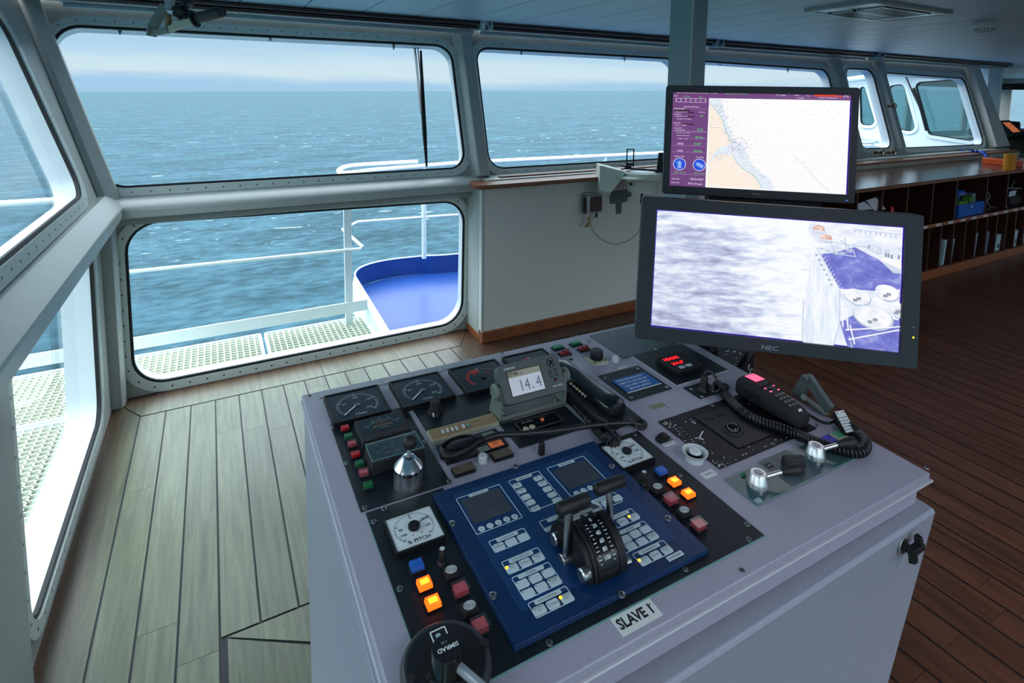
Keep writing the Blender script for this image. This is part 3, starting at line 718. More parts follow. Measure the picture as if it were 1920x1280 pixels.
for k in range(16):
    a = 2*PI*k/16; mb.bar((p.x+.034*math.cos(a), p.y+.034*math.sin(a), 2.143), (p.x+.0525*math.cos(a), p.y+.0525*math.sin(a), 2.165), .004, .004, 'grey_light')
mb.build('vent_slots', t)

# clear-view bracket with handle hanging from the ceiling (top left)
def D(px, py, dist):   # point on the pixel ray at a depth along the view
    return EYE+ray(px, py)*(dist/F)
t = thing('window_lever_bracket', tuple(D(322, 20, 1.9)), 'steel bracket with spring and black handle hanging from the ceiling', 'bracket')
dd = 1.9
mb = MB(); mb.tube([D(318,-40,dd), D(318,8,dd), D(319,22,dd)], .016, 'steel', 10); mb.build('stem', t)
mb = MB(); mb.bar(D(310,10,dd), D(286,52,dd), .02, .03, 'grey_light'); mb.bar(D(286,50,dd), D(284,68,dd), .014, .03, 'grey_light'); mb.build('bent_plate', t, bevel=.002)
mb = MB(); mb.bar(D(286,62,dd), D(318,56,dd-.02), .018, .02, 'grey_light'); mb.bar(D(318,55,dd-.02), D(366,38,dd-.06), .014, .022, 'cream'); mb.build('lever_arm', t, bevel=.002)
mb = MB(); coil([D(316,26,dd), D(317,58,dd-.01)], .008, .003, .007, 'brass_plate', mb, 5, 8); mb.build('spring', t)
mb = MB(); mb.tube([D(363,36,dd-.06), D(366,35,dd-.06)], [.03,.03], 'rubber', 16); mb.tube([D(366,35,dd-.06), D(415,22,dd-.12), D(418,21,dd-.12)], [.018,.018,.014], 'rubber', 14); mb.build('hand_grip', t)
mb = MB(); c = D(340,22,dd)
for k in range(7): a = 2*PI*k/7; mb.sphere(c.x+.018*math.cos(a), c.y, c.z+.018*math.sin(a), .011, 'rubber', 8)
mb.sphere(c.x, c.y, c.z, .02, 'rubber', 8); mb.build('star_knob', t)
mb = MB(); mb.tube([D(335,-30,dd), D(352,12,dd)], .02, 'rubber', 12); mb.build('clamp_sleeve', t)

# bearing repeater compass on the wall
t = thing('bearing_compass', (2.86, 3.1, 1.1), 'cream white bearing compass repeater with black sight on a wall bracket', 'compass')
bc = onz(1207, 318, 1.13); d_ = 1/F
r_ = .135
def Y2(px, py): return ony(px, py, PY-.02)
bx, by = bc.x, bc.y
by = 3.13; bx = ony(1205, 330, by).x; pz = onplane(1205, 322, (bx,by,0), Vector((CF.x,CF.y,0))).z
mb = MB(); mb.lathe(bx, by, [(.085,pz-.150),(.108,pz-.145),(.124,pz-.06),(.128,pz-.055),(.145,pz-.05),(.150,pz-.045),(.150,pz-.004),(.145,pz),(.128,pz),(.126,pz-.006),(0.001,pz-.006)], 'compass_white', 40, False); mb.disc(bx,by,.085,pz-.150,'compass_white',40); mb.build('bowl', t)
mb = MB(); mb.ring([(bx+.122*math.cos(a*PI/24), by+.122*math.sin(a*PI/24)) for a in range(48)], [(bx+.10*math.cos(a*PI/24), by+.10*math.sin(a*PI/24)) for a in range(48)], pz-.006, pz-.003, 'plate_black')
for k in range(36): a = k*PI/18; mb.bar((bx+.103*math.cos(a),by+.103*math.sin(a),pz-.002),(bx+.118*math.cos(a),by+.118*math.sin(a),pz-.002),.002,.001,'white_ink')
mb.disc(bx,by,.09,pz-.004,'dial_white',32); mb.build('dial_ring', t)
A = Vector((CR.x, CR.y, 0)).normalized(); Bv = Vector((CF.x, CF.y, 0)).normalized()
def LC(u, v, h): return Vector((bx,by,pz))+A*u+Bv*v+Vector((0,0,h))
mb = MB(); mb.bar(LC(-.13,.03,.022), LC(.14,-.02,.012), .022, .012, 'black'); mb.bar(LC(-.15,.05,.04), LC(-.08,.02,.03), .03, .012, 'black'); mb.bar(LC(.08,-.03,.012), LC(.15,-.02,.012), .03, .022, 'black'); mb.build('azimuth_bar', t, bevel=.002)
mb = MB()
for u0, u1, h0, h1 in ((-.115,-.115,.03,.165),(-.065,-.065,.03,.165),): mb.bar(LC(u0,.03,h0), LC(u1,.03,h1), .007, .007, 'black')
mb.bar(LC(-.118,.03,.163), LC(-.062,.03,.163), .007, .008, 'black'); mb.bar(LC(-.118,.03,.05), LC(-.062,.03,.05), .007, .02, 'black'); mb.build('front_sight', t)
mb = MB(); mb.loft([[LC(.10,-.01,.01), LC(.16,-.01,.01), LC(.16,.0,.01), LC(.10,.0,.01)], [LC(.11,-.01,.145), LC(.155,-.01,.145), LC(.155,.0,.145), LC(.11,.0,.145)]], 'black'); mb.build('rear_sight', t, bevel=.001)
# bracket with slanted cheek
mb = MB(); q = [(1125,310),(1172,322),(1170,333),(1145,362),(1123,358)]
n_ = -Bv; pp = LC(-.19, .05, 0)
P = [onplane(x, y, (2.53,3.18,1), n_) for x, y in q]
mb.loft([[p for p in P], [p+Bv*.16 for p in P]], 'compass_white'); mb.build('bracket_cheek', t, bevel=.004)
mb = MB(); mb.ring(rrect(bx-.03,by+.03,.38,.34,.05), [(bx+.152*math.cos(a*PI/10), by+.152*math.sin(a*PI/10)) for a in range(20)], pz-.035, pz-.022, 'compass_white'); mb.build('bracket_top', t)
mb = MB(); mb.box(bx-.05,bx+.05,PY-.10,PY,pz-.08,pz-.05,'compass_white'); mb.build('wall_arm', t)
mb = MB(); mb.tube([LC(-.165,-.03,-.03), LC(-.165,-.05,-.03)], .013, 'black', 10); mb.tube([LC(-.11,-.10,-.075), LC(-.11,-.115,-.075)], .012, 'black', 10); mb.build('clamp_screw', t)
mb = MB(); mb.tube([(bx,by,pz-.15),(bx+.0,by,pz-.165),(bx+.02,by+.03,pz-.24)], .008, 'black', 8); mb.build('cable', t)
# T-shaped steel plate on the wall
MW = Matrix(((1,0,0,0),(0,0,-1,PY),(0,1,0,0),(0,0,0,1)))
def wl(px, py): v = ony(px, py, PY); return (v.x, v.z)
mb = MB(MW); T_ = [wl(*p) for p in ((1148,358),(1183,353),(1183,368),(1176,370),(1176,377),(1165,380),(1164,400),(1155,401),(1154,381),(1143,382),(1143,368))]
mb.prism(T_, 0.001, .006, 'grey_plastic')
for p in ((1153,363),(1178,358),(1149,375),(1169,373),(1159,396)): x, z = wl(*p); mb.disc(x, z, .005, .0064, 'bolt', 8)
tag(mb.build('wall_plate'), 'dark grey T-shaped steel plate on the wall under the compass', 'plate')
# sensor box with cable
t = thing('connector_box', (2.42, PY-.05, .9), 'small metal connector box with brown covers on the beige wall', 'box')
a = wl(1090, 366); b = wl(1117, 394)
mb = MB(); mb.box(a[0]-.0, b[0], PY-.075, PY-.015, b[1], a[1]+.01, 'screw_steel'); mb.build('housing', t, bevel=.003)
mb = MB(); mb.box(a[0]+.03, b[0]-.004, PY-.079, PY-.075, b[1]+.01, a[1]-.0, 'sensor_brown'); mb.build('front_cover', t); mb = MB(); mb.box(a[0]-.004, a[0], PY-.07, PY-.03, b[1], a[1]-.01, 'sensor_brown'); mb.build('side_cover', t)
mb = MB(); mb.box(a[0]+.0, b[0]-.03, PY-.06, PY-.02, a[1]+.01, a[1]+.022, 'steel'); mb.build('cap', t, bevel=.003)
mb = MB(); mb.tube([(a[0]+.03,PY-.05,b[1]),(a[0]+.03,PY-.05,b[1]-.03)], .013, 'steel', 10); mb.tube(catmull([(a[0]+.03,PY-.05,b[1]-.03),(a[0]+.035,PY-.06,b[1]-.07),(a[0]+.0,PY-.06,b[1]-.10)],5), .011, 'brass_plate', 8); mb.tube([(b[0]-.03,PY-.05,b[1]),(b[0]-.03,PY-.05,b[1]-.04)], .009, 'black', 10); mb.build('gland', t)
P = [(1107,414),(1111,428),(1122,443),(1140,454),(1160,457),(1182,449),(1198,434),(1215,405)]
mb = MB(); mb.tube(catmull([(b[0]-.03,PY-.05,b[1]-.035)]+[tuple(ony(x, y, PY-.012)) for x, y in P], 6), .0032, 'cream', 6)
tag(mb.build('hanging_cable'), 'thin pale cable looping down the beige wall from the connector box', 'cable')

# ---------------------------------------------------------------- counter with pigeonholes
CX0, CX1, CYF, CYB, CT = 4.05, 10.6, 2.65, 3.35, .972
t = thing('chart_counter', (7, 3, 0), 'long dark wooden pigeonhole cabinet under the far windows', 'cabinet')
mb = MB(); mb.box(CX0, CX1, CYB-.02, CYB, .08, CT-.03, 'dark_wood'); mb.build('back_panel', t)
mb = MB(); mb.box(CX0, CX1, CYF+.03, CYB, 0, .09, 'dark_wood'); mb.box(CX0, CX1, CYF+.012, CYF+.03, 0, .085, 'brown_wood'); mb.build('plinth', t)
sz = 1.72-1.172
mb = MB(); mb.box(CX0, CX1, CYF, CYB-.02, sz-.035, sz, 'dark_wood'); mb.box(CX0, CX1, CYF-.004, CYF, sz-.035, sz, 'brown_wood'); mb.build('middle_shelf', t)
LOWX = [x_ for x_ in (4.3,4.55,4.8,5.05,5.3,5.55)]+[ony(px, 450-(px-1740)*.22, CYF+.01).x for px in (1741,1763.5,1787,1810,1830,1850,1868.5,1887,1904,1921)]+[8.2+.25*k for k in range(10)]
for x in LOWX:
    mb = MB(); mb.box(x-.009, x+.009, CYF+.006, CYB-.02, .09, sz-.036, 'dark_wood'); mb.build('lower_divider', t)
for x in [4.15]+[ony(px, 345, CYF+.03).x for px in (1608,1655,1702,1749,1793,1850,1888,1924)]+[8.6,9.15,9.7,10.2]:
    mb = MB(); mb.box(x-.01, x+.01, CYF+.02, CYB-.02, sz+.001, CT-.036, 'dark_wood'); mb.build('upper_divider', t)
for x in [ony(px, 424-(px-1733)*.215, CYF).x for px in (1688,1711,1733,1759,1782,1805,1826,1847,1866,1885,1903,1919)]:
    mb = MB(); mb.box(x-.045, x+.045, CYF-.006, CYF-.004, sz-.03, sz-.006, 'label_white'); mb.box(x-.03, x+.03, CYF-.0065, CYF-.006, sz-.02, sz-.016, 'ink'); mb.build('shelf_label', t)
mb = MB(); mb.box(CX0-.02, CX1+.3, CYF-.02, CYB+.01, CT-.03, CT-.004, 'brown_wood'); mb.box(CX0-.02, CX1+.3, CYF-.015, CYB+.01, CT-.004, CT, 'counter_top')
tag(mb.build('counter_top', bevel=.002), 'glossy dark brown counter top with light wooden edge', 'counter')
mb = MB(); mb.box(4.35, 9.66, CYB+.003, PY+.0, CT, 1.022, 'label_beige'); mb.box(4.35, 9.66, CYB-.02, 3.46, 1.022, 1.042, 'brown_wood'); mb.box(4.35, 9.66, 3.46, 3.58, 1.0, 1.06, 'trim_white'); struct(mb.build('trim_15', bevel=.003))
# binders in the lower pigeonholes: pixel columns measured on the photo -> X on the shelf front
def shx(px, py=470): return ony(px, py, CYF+.03)
def shz(px, py): return ony(px, py, CYF+.05).z
B_ = [((1737,460,514),'folder_a',.03,'thin pale folder leaning in the lower shelf, leftmost beside the monitor'),
      ((1770,450,514),'folder_a',.055,'wide pale binder with green stripes in the lower shelf'),
      ((1786,448,504),'folder_a',.03,'thin pale blue folder in the lower shelf, right of the wide striped binder'),
      ((1806,444,496),'folder_c',.014,'very thin grey folder edge standing alone in the lower shelf'),
      ((1829,437,496),'folder_b',.05,'blue grey binder in the lower shelf under the blue crate'),
      ((1850,434,492),'folder_c',.08,'pair of dark grey binders with marked spine in the lower shelf'),
      ((1872,439,483),'folder_a',.10,'white folder with black figure on its spine in the lower shelf'),
      ((1905,431,473),'folder_a',.07,'white folder with black spots in the lower shelf, near the right edge'),
      ((1919,438,470),'folder_b',.05,'grey binder cut by the right edge of the picture in the lower shelf')]
for (px, y0, y1), m, wd, lab in B_:
    c = shx(px, (y0+y1)/2); z1 = shz(px, y0); mb = MB()
    hgt = z1-.092
    lean = .03
    for q in range(1):
        x0 = c.x-wd/2
        mb.loft([[(x0,CYF+.04,.092),(x0+wd,CYF+.04,.092),(x0+wd,CYF+.28,.092),(x0,CYF+.28,.092)],[(x0+lean,CYF+.04,.092+hgt),(x0+wd+lean,CYF+.04,.092+hgt),(x0+wd+lean,CYF+.28,.092+hgt),(x0+lean,CYF+.28,.092+hgt)]], m)
    if 'striped' in lab or 'stripes' in lab:
        mb.bar((x0+.012,CYF+.038,.11),(x0+.012+lean,CYF+.038,z1-.02),.008,.002,'green2',up=(0,1,0))
    if 'black' in lab: mb.bar((x0+wd*.6,CYF+.039,.12),(x0+wd*.6+lean*.6,CYF+.039,z1-.1),wd*.35,.002,'ink',up=(0,1,0))
    o = mb.build('binder', bevel=.002); tag(o, lab, 'binder', 'binders in the lower pigeonholes')
# upper pigeonhole things
c0 = ony(1793, 413, CYF+.04); c1 = ony(1841, 407, CYF+.04)
t = thing('parts_crate', ((c0.x+c1.x)/2, CYF+.15, sz), 'bright blue plastic crate on the upper shelf of the cabinet', 'crate')
mb = MB(); mb.box(c0.x, c1.x, CYF+.03, CYF+.30, sz+.001, sz+.012, 'crate_blue')
for a_, b_, c_, d_ in ((c0.x,c1.x,CYF+.03,CYF+.036),(c0.x,c1.x,CYF+.294,CYF+.30),(c0.x,c0.x+.006,CYF+.03,CYF+.30),(c1.x-.006,c1.x,CYF+.03,CYF+.30)): mb.box(a_, b_, c_, d_, sz+.012, sz+.125, 'crate_blue')
for k in range(18): X = c0.x+.01+k*(c1.x-c0.x-.02)/17; mb.box(X-.003, X+.003, CYF+.026, CYF+.03, sz+.02, sz+.11, 'crate_blue')
mb.build('tray', t, bevel=.002)
mb = MB(); mb.box((c0.x+c1.x)/2-.03,(c0.x+c1.x)/2+.02,CYF+.0255,CYF+.026,sz+.085,sz+.10,'label_white'); mb.build('sticker', t)
ww = c1.x-c0.x
mb = MB(); mb.lathe(c0.x+.05*ww/.5, CYF+.12, [(.04,sz+.014),(.045,sz+.12),(.03,sz+.20),(.015,sz+.24)], 'cream'); tag(mb.build('spray_bottle'), 'cream coloured bottle standing at the left in the blue crate', 'bottle')
mb = MB(); mb.tube([(c0.x+.6*ww,CYF+.05,sz+.14),(c0.x+.6*ww,CYF+.12,sz+.14)], .055, 'lime', 18); mb.tube([(c0.x+.6*ww,CYF+.049,sz+.14),(c0.x+.6*ww,CYF+.05,sz+.14)], .035, 'green', 18); tag(mb.build('tape_roll'), 'lime green tape roll lying in the blue crate', 'tape')
mb = MB(); mb.box(c0.x+.15*ww, c0.x+.45*ww, CYF+.06, CYF+.22, sz+.014, sz+.145, 'lime'); tag(mb.build('cloth_pack'), 'yellow green pack in the blue crate beside the bottle', 'pack')
mb = MB(); mb.lathe(c0.x+.68*ww, CYF+.2, [(.07,sz+.014),(.07,sz+.2),(.05,sz+.23)], 'blue_key'); mb.box(c0.x+.8*ww, c0.x+.95*ww, CYF+.1, CYF+.2, sz+.014, sz+.2, 'folder_b'); tag(mb.build('spray_can'), 'blue can behind the green tape roll in the crate', 'can')
# hanging headset cables and dark bag on the right
t = thing('headset', tuple(ony(1857, 405, CYF+.1)), 'black headset with thin cable on the upper shelf right of the crate', 'headset')
q = lambda x, y, d=.08: tuple(ony(x, y, CYF+d))
mb = MB(); mb.tube(catmull([q(1851,360),q(1856,368),q(1851,376),q(1854,386),q(1849,394),q(1862,397),q(1866,389),q(1858,388)],6), .006, 'folder_b', 6); mb.build('cable', t)
mb = MB(); mb.tube(catmull([q(1848,396),q(1856,388),q(1867,392),q(1862,399)],6), .018, 'rubber', 8); mb.build('headband', t)
t = thing('tool_bag', tuple(ony(1905, 392, CYF+.15)), 'dark bag with white tag and straps on the upper shelf', 'bag')
a = ony(1890,397,CYF+.08); b = ony(1915,362,CYF+.08)
mb = MB(); mb.box(a.x, b.x, CYF+.06, CYF+.3, sz+.001, b.z, 'black_matte'); mb.build('body', t, bevel=.03, seg=3)
mb = MB(); mb.quad([q(1893,359,.05),q(1906,356,.05),q(1904,366,.05),q(1891,369,.05)], 'paper'); mb.build('tag', t)
mb = MB(); mb.tube([q(1896,352,.05),q(1902,339,.05)], .006, 'folder_b', 6); mb.tube([q(1889,353,.05),q(1914,353,.05)], .007, 'folder_b', 6); mb.tube(catmull([q(1885,382,.05),q(1890,393,.05),q(1898,396,.05)],5), .007, 'folder_b', 6); mb.build('strap', t)
# papers by the monitor in the upper pigeonhole
def tilted(name, pts, dpt, m, lab, cat):
    mb = MB(); P = [ony(x, y, CYF+dpt) for x, y in pts]; mb.loft([P, [p+Vector((0,.01,0)) for p in P]], m); return tag(mb.build(name), lab, cat)
o = tilted('paper_booklet', [(1601,385),(1621,378),(1637,392),(1612,394)], -.0+.05, 'paper', 'white booklet with black band lying tilted on the upper shelf, left half', 'booklet')
tilted('paper_booklet', [(1624,376),(1643,370),(1661,392),(1640,395)], .05, 'paper', 'white booklet with red edge lying tilted on the upper shelf, right half', 'booklet')
mb = MB(); p = ony(1671, 394, CYF+.1); mb.lathe(p.x, p.y, [(.02,sz+.001),(.02,p.z+.02),(.012,p.z+.035)], 'red'); tag(mb.build('red_marker'), 'small red cylinder standing on the upper shelf above the monitor', 'marker')
# things on the counter
def on_counter(px, py): return onz(px, py, CT)
a = on_counter(1850, 308); b = on_counter(1915, 311)
mb = MB(); p0 = onz(1848,303,CT+.02); p1 = onz(1912,310,CT+.02)
mb.bar((p0.x,p0.y,CT+.035),(p1.x,p1.y,CT+.035),.12,.07,'orange_box'); tag(mb.build('orange_case', bevel=.006), 'flat orange case lying on the far end of the counter', 'case')
p = onz(1893, 306, CT+.07); mb = MB(); mb.lathe(p.x, p.y, [(.05,CT+.001),(.055,CT+.17)], 'yellow_mug', 24); o = mb.build('yellow_tub'); tag(o, 'yellow tub standing behind the orange case', 'tub')
p = onz(1908,300,CT+.1); mb = MB(); mb.tube([(p.x+.2,p.y,CT+.001),(p.x+.22,p.y,CT+.26)], .012, 'black', 8); tag(mb.build('flashlight'), 'thin black upright stick next to the yellow tub', 'stick')
P = [onz(x, y, 1.055) for x, y in ((1803,284),(1811,281),(1818,283),(1826,284),(1838,285))]+[onz(1846,288,1.05), onz(1853,300,CT+.015)]
mb = MB(); mb.tube(catmull(P, 5), [.018+.010*math.sin(k*1.9) for k in range(31)], 'blue_cloth', 8); tag(mb.build('blue_strap'), 'crumpled dark blue strap draped over the far window ledge', 'strap')
# window dogs (latches) by window 4
def dog(px, py, lab):
    t = thing('window_latch', tuple(fu(px, py, .12)), lab, 'latch', 'triangular window latches')
    mb = MB(); s = 1
    P = [fu(px+2,py-1,.12), fu(px+9,py-6,.12), fu(px+13,py-1,.12), fu(px+11,py+5,.12), fu(px+2,py+1,.12)]
    mb.tube(P, .008, 'brass_plate', 6, closed=True, cap=False); mb.build('loop_handle', t)
    mb = MB(); mb.tube([fu(px-5,py,.10), fu(px+8,py,.12)], .012, 'bolt', 8); mb.build('bolt', t)
dog(1668, 199, 'brass triangular latch on the post between the two far small windows')
dog(1645, 286, 'brass triangular latch under the narrow far window, left of the pair'); dog(1668, 286, 'brass triangular latch under the narrow far window, right of the pair')

# ---------------------------------------------------------------- wheelhouse desks far right
def gx(px, py, X=11.2): return onx(px, py, X)
t = thing('wheelhouse_desk', (12, 5.2, 0), 'dark bridge control desk with screens in the far wheelhouse', 'desk')
zt_ = gx(1890, 238).z
mb = MB(); yL = gx(1868,260).y; yR = gx(1935,260).y
mb.box(11.2, 12.2, yR-1.6, yL+.4, 0, zt_-.05, 'black_matte'); mb.build('base', t, bevel=.02)
def gquad(name, pts, m, X0=11.1, X1=11.45):
    mb = MB(); n_ = Vector((-1,0,.9)).normalized(); c = gx(pts[0][0], pts[0][1], X0)
    P = [onplane(x, y, c, n_) for x, y in pts]; mb.loft([P, [p-n_*.06 for p in P]], m); return mb.build(name, t)
gquad('screen_housing', [(1859,227),(1893,225),(1919,248),(1885,252)], 'dark_bezel'); gquad('orange_screen', [(1880,229.5),(1893,229),(1912.5,245.5),(1899,247)], 'screen_orange', 11.07); gquad('slate_screen', [(1861,231),(1868,231),(1883,249),(1872,249)], 'screen_slate', 11.07)
gquad('keyboard_shelf', [(1868,254),(1925,252),(1925,256),(1870,258)], 'black'); gquad('silver_trim', [(1870,255),(1880,255),(1880,256.5),(1870,256.5)], 'alu', 11.0)
mb = MB(); c = gx(1884,266,10.95); mb.sphere(c.x,c.y,c.z,.035,'led_green',10); mb.build('green_indicator', t)
gquad('lower_trim', [(1873,281),(1879,281),(1879,286),(1873,286)], 'alu', 10.9); gquad('lower_trim', [(1900,287),(1925,288),(1925,290),(1900,290)], 'alu', 10.9)
gquad('monitor_back', [(1896,227),(1912,228),(1912,242),(1900,238)], 'black', 11.3)
t = thing('overhead_panel', tuple(gx(1896,162,11.5)), 'dark overhead instrument panel with red digits in the wheelhouse', 'panel')
mb = MB(); P = [gx(x,y,11.5) for x, y in ((1878,157),(1925,156),(1925,168),(1878,168))]; mb.loft([P, [p+Vector((.3,0,0)) for p in P]], 'black'); mb.build('housing', t)
mb = MB(); P = [gx(x,y,11.48) for x, y in ((1883,161),(1900,161),(1900,165),(1883,165))]; mb.quad(P, 'bolt'); mb.build('red_digits', t)
t = thing('ceiling_cabinet', tuple(gx(1842,160,11.5)), 'small dark overhead unit left of the wheelhouse post', 'unit')
mb = MB(); P = [gx(x,y,11.5) for x, y in ((1830,152),(1853,152),(1853,166),(1836,166))]; mb.loft([P, [p+Vector((.3,0,0)) for p in P]], 'sensor_brown'); mb.build('housing', t)
a = gx(1857,225,10.6); mb = MB(); mb.box(10.55, 10.68, a.y-.075, a.y+.055, .0, CEIL-.01, 'ship_white'); tag(mb.build('wheelhouse_post', bevel=.008), 'grey white post at the opening to the wheelhouse', 'post')

# ---------------------------------------------------------------- monitors
def R_(a, b, c): return Matrix.Rotation(c, 3, 'Z') @ Matrix.Rotation(b, 3, 'Y') @ Matrix.Rotation(a, 3, 'X')
def screen_matrix(loc, e):
    R = R_(*e); x = R@Vector((1,0,0)); y = R@Vector((0,0,1)); z = -(R@Vector((0,1,0)))
    M = Matrix((x,y,z)).transposed().to_4x4(); M.translation = Vector(loc); return M
def pxl(M, px, py, d=0.):
    n = M.to_3x3()@Vector((0,0,1)); P = onplane(px, py, M.translation+n*d, n); q = M.inverted()@P; return (q.x, q.y)
def inner(M0, q, w, h):
    c = [pxl(M0, *p) for p in q]
    a0, a1 = (c[0][0]+c[3][0])/2, (c[1][0]+c[2][0])/2; b0, b1 = (c[2][1]+c[3][1])/2, (c[0][1]+c[1][1])/2
    cx_, cy_ = (a0+a1)/2, (b0+b1)/2
    return M0 @ Matrix.Translation((cx_, cy_, 0)), a1-a0, b1-b0, a0+w/2, w/2-a1, h/2-b1, b0+h/2
MN, NWd, NHt, nl, nr, ntp, nbt = inner(screen_matrix((1.4147, 1.0177, H-.5215), (-.128,.0253,-.6762)), [(1230,392),(1697,425),(1683,660),(1220,611)], .76, .4244)
def monitor_shell(t, M, w, h, l, r, tp, bt, dep, back, name='bezel', rad=.008, m='dark_bezel'):
    cx_, cy_ = (r-l)/2, (tp-bt)/2
    mb = MB(M); ou = rrect(cx_, cy_, w+l+r, h+tp+bt, rad, 3); inn = rrect(0, 0, w, h, .001, 3)
    mb.ring(ou, inn, -dep, .012, m); mb.build(name, t, bevel=.002)
    mb = MB(M); mb.prism(ou, -dep-.002, -dep, m); mb.tbox(cx_, cy_, w*.7, h*.75, -dep-.002, -dep-back, .03, 'black_matte'); mb.build('back_cover', t)
def emis(name, rgb, es=1.0):
    m = mat(name, (0,0,0), .3, emit=rgb, es=es, spec=.3); return name
emis('s_white', (250,250,255), 1.0); emis('s_hull', (238,243,252), 1.02); emis('s_deck', (122,124,214), .95); emis('s_lav', (214,222,240)); emis('s_grey', (150,160,178)); emis('s_grey2', (190,204,224)); emis('s_orange', (226,176,164)); emis('s_border', (64,30,190), .8)
emis('c_white', (252,250,250)); emis('c_land', (250,238,224)); emis('c_shore', (230,238,248)); emis('c_purple', (118,72,132), .9); emis('c_line', (190,160,205)); emis('c_dark', (70,40,66), .8); emis('c_text', (240,225,245)); emis('c_green', (80,220,110)); emis('c_blue', (40,80,215)); emis('c_blue2', (140,170,245)); emis('c_dot', (140,150,190)); emis('c_dot2', (175,180,190)); emis('c_red', (220,60,30)); emis('c_pink', (200,120,150)); emis('c_cyan', (90,220,240)); emis('c_green2', (176,210,190))

rampmat('s_deck', [(.36,(104,106,198)),(.55,(128,132,216)),(.72,(178,184,238))], 26, (1,1,1.6), 7, .3, .3, .96)
rampmat('s_hull', [(.34,(216,226,244)),(.6,(246,249,255))], 9, (6,6,1), 5, .2, .3, 1.0)
rampmat('s_house', [(.34,(214,222,242)),(.62,(248,250,255))], 16, (1,1,2.5), 6, .2, .3, 1.0)
rampmat('s_raft', [(.34,(226,230,242)),(.58,(252,252,255))], 30, (1,1,1), 5, .2, .3, 1.0)
rampmat('s_boat', [(.36,(196,150,140)),(.55,(232,190,176)),(.68,(246,238,240))], 40, (1,1,1), 5, .2, .3, 1.0)
t = thing('large_monitor', tuple(MN @ Vector((0,-.25,0))), 'large dark grey monitor showing the ship side camera, below the chart monitor', 'monitor')
monitor_shell(t, MN, NWd, NHt, nl, nr, ntp, nbt, .05, .07)
def wake():
    m = bpy.data.materials.new('s_sea'); m.use_nodes = True; nt = m.node_tree; b = nt.nodes['Principled BSDF']; L = nt.links
    b.inputs['Base Color'].default_value = (0,0,0,1)
    tc = nt.nodes.new('ShaderNodeTexCoord'); mp = nt.nodes.new('ShaderNodeMapping'); mp.inputs['Scale'].default_value = (9,9,38); mp.inputs['Rotation'].default_value = (.0,.06,0)
    n = nt.nodes.new('ShaderNodeTexNoise'); n.inputs['Scale'].default_value = 1.5; n.inputs['Detail'].default_value = 9; n.inputs['Roughness'].default_value = .62; n.inputs['Distortion'].default_value = .12
    L.new(tc.outputs['Object'], mp.inputs['Vector']); L.new(mp.outputs['Vector'], n.inputs['Vector'])
    sp = nt.nodes.new('ShaderNodeSeparateXYZ'); L.new(tc.outputs['Object'], sp.inputs['Vector'])
    n2 = nt.nodes.new('ShaderNodeTexNoise'); n2.inputs['Scale'].default_value = .45; n2.inputs['Detail'].default_value = 3; L.new(mp.outputs['Vector'], n2.inputs['Vector'])
    g = nt.nodes.new('ShaderNodeMapRange'); g.inputs['From Min'].default_value = -.12; g.inputs['From Max'].default_value = .08; g.inputs['To Max'].default_value = .26; L.new(sp.outputs['X'], g.inputs['Value'])
    h = nt.nodes.new('ShaderNodeMapRange'); h.inputs['From Min'].default_value = .28; h.inputs['From Max'].default_value = .40; h.inputs['To Max'].default_value = .15; L.new(sp.outputs['Z'], h.inputs['Value'])
    a = nt.nodes.new('ShaderNodeMath'); L.new(n.outputs['Fac'], a.inputs[0]); L.new(g.outputs[0], a.inputs[1]); a1 = nt.nodes.new('ShaderNodeMath'); a1.operation = 'MULTIPLY_ADD'; a1.inputs[1].default_value = .55; a1.inputs[2].default_value = -.27; L.new(n2.outputs['Fac'], a1.inputs[0]); a0_ = nt.nodes.new('ShaderNodeMath'); L.new(a.outputs[0], a0_.inputs[0]); L.new(a1.outputs[0], a0_.inputs[1]); a2 = nt.nodes.new('ShaderNodeMath'); L.new(a0_.outputs[0], a2.inputs[0]); L.new(h.outputs[0], a2.inputs[1])
    r = nt.nodes.new('ShaderNodeValToRGB'); cr = r.color_ramp
    for k, (p, c) in enumerate([(.32,(156,158,190)),(.46,(192,200,228)),(.58,(226,233,248)),(.70,(250,252,255))]):
        e = cr.elements[k] if k < 2 else cr.elements.new(p)
        e.position = p; e.color = (*lin(c), 1)
    L.new(a2.outputs[0], r.inputs['Fac']); L.new(r.outputs['Color'], b.inputs['Emission Color']); b.inputs['Emission Strength'].default_value = 1.0
    MATS['s_sea'] = m
wake()
def P_(px, py): return pxl(MN, px, py)
sc = MB(MN); sc.rect(0, 0, NWd, NHt, 0, 's_sea')
sc.build('screen', t, smooth=False)
sc = MB(MN)
def pg(pts, z, m): sc.poly([P_(*p) for p in pts], z, m)
hw, hh = NWd/2, NHt/2
sc.frame(0, 0, NWd, NHt, .003, .0001, .0004, 's_border', .001)
pg([(1530,455),(1514,432),(1520,418),(1560,412),(1696,424),(1690,512),(1684,662),(1560,650),(1504,643),(1508,560)], .0003, 's_house')
pg([(1531,463),(1574,541),(1573,606),(1561,650),(1506,642),(1512,560),(1520,480)], .0006, 's_hull')
pg([(1539,476),(1560,474),(1602,463),(1648,487),(1675,511),(1690,513),(1689,542),(1640,545),(1574,541)], .0008, 's_deck')
pg([(1574,603),(1600,590),(1687,600),(1684,661),(1589,650)], .0008, 's_deck')
pg([(1649,487),(1690,505),(1690,512),(1676,511)], .001, 's_lav')
for a_, b_ in (((1530,463),(1574,541)),((1574,541),(1574,605)),((1574,605),(1561,650)),((1506,560),(1504,640)),((1545,452),(1640,466)),((1600,430),(1690,440))):
    p, q = P_(*a_), P_(*b_); sc.bar((p[0],p[1],.0012),(q[0],q[1],.0012),.0022,.0002,'s_grey2')
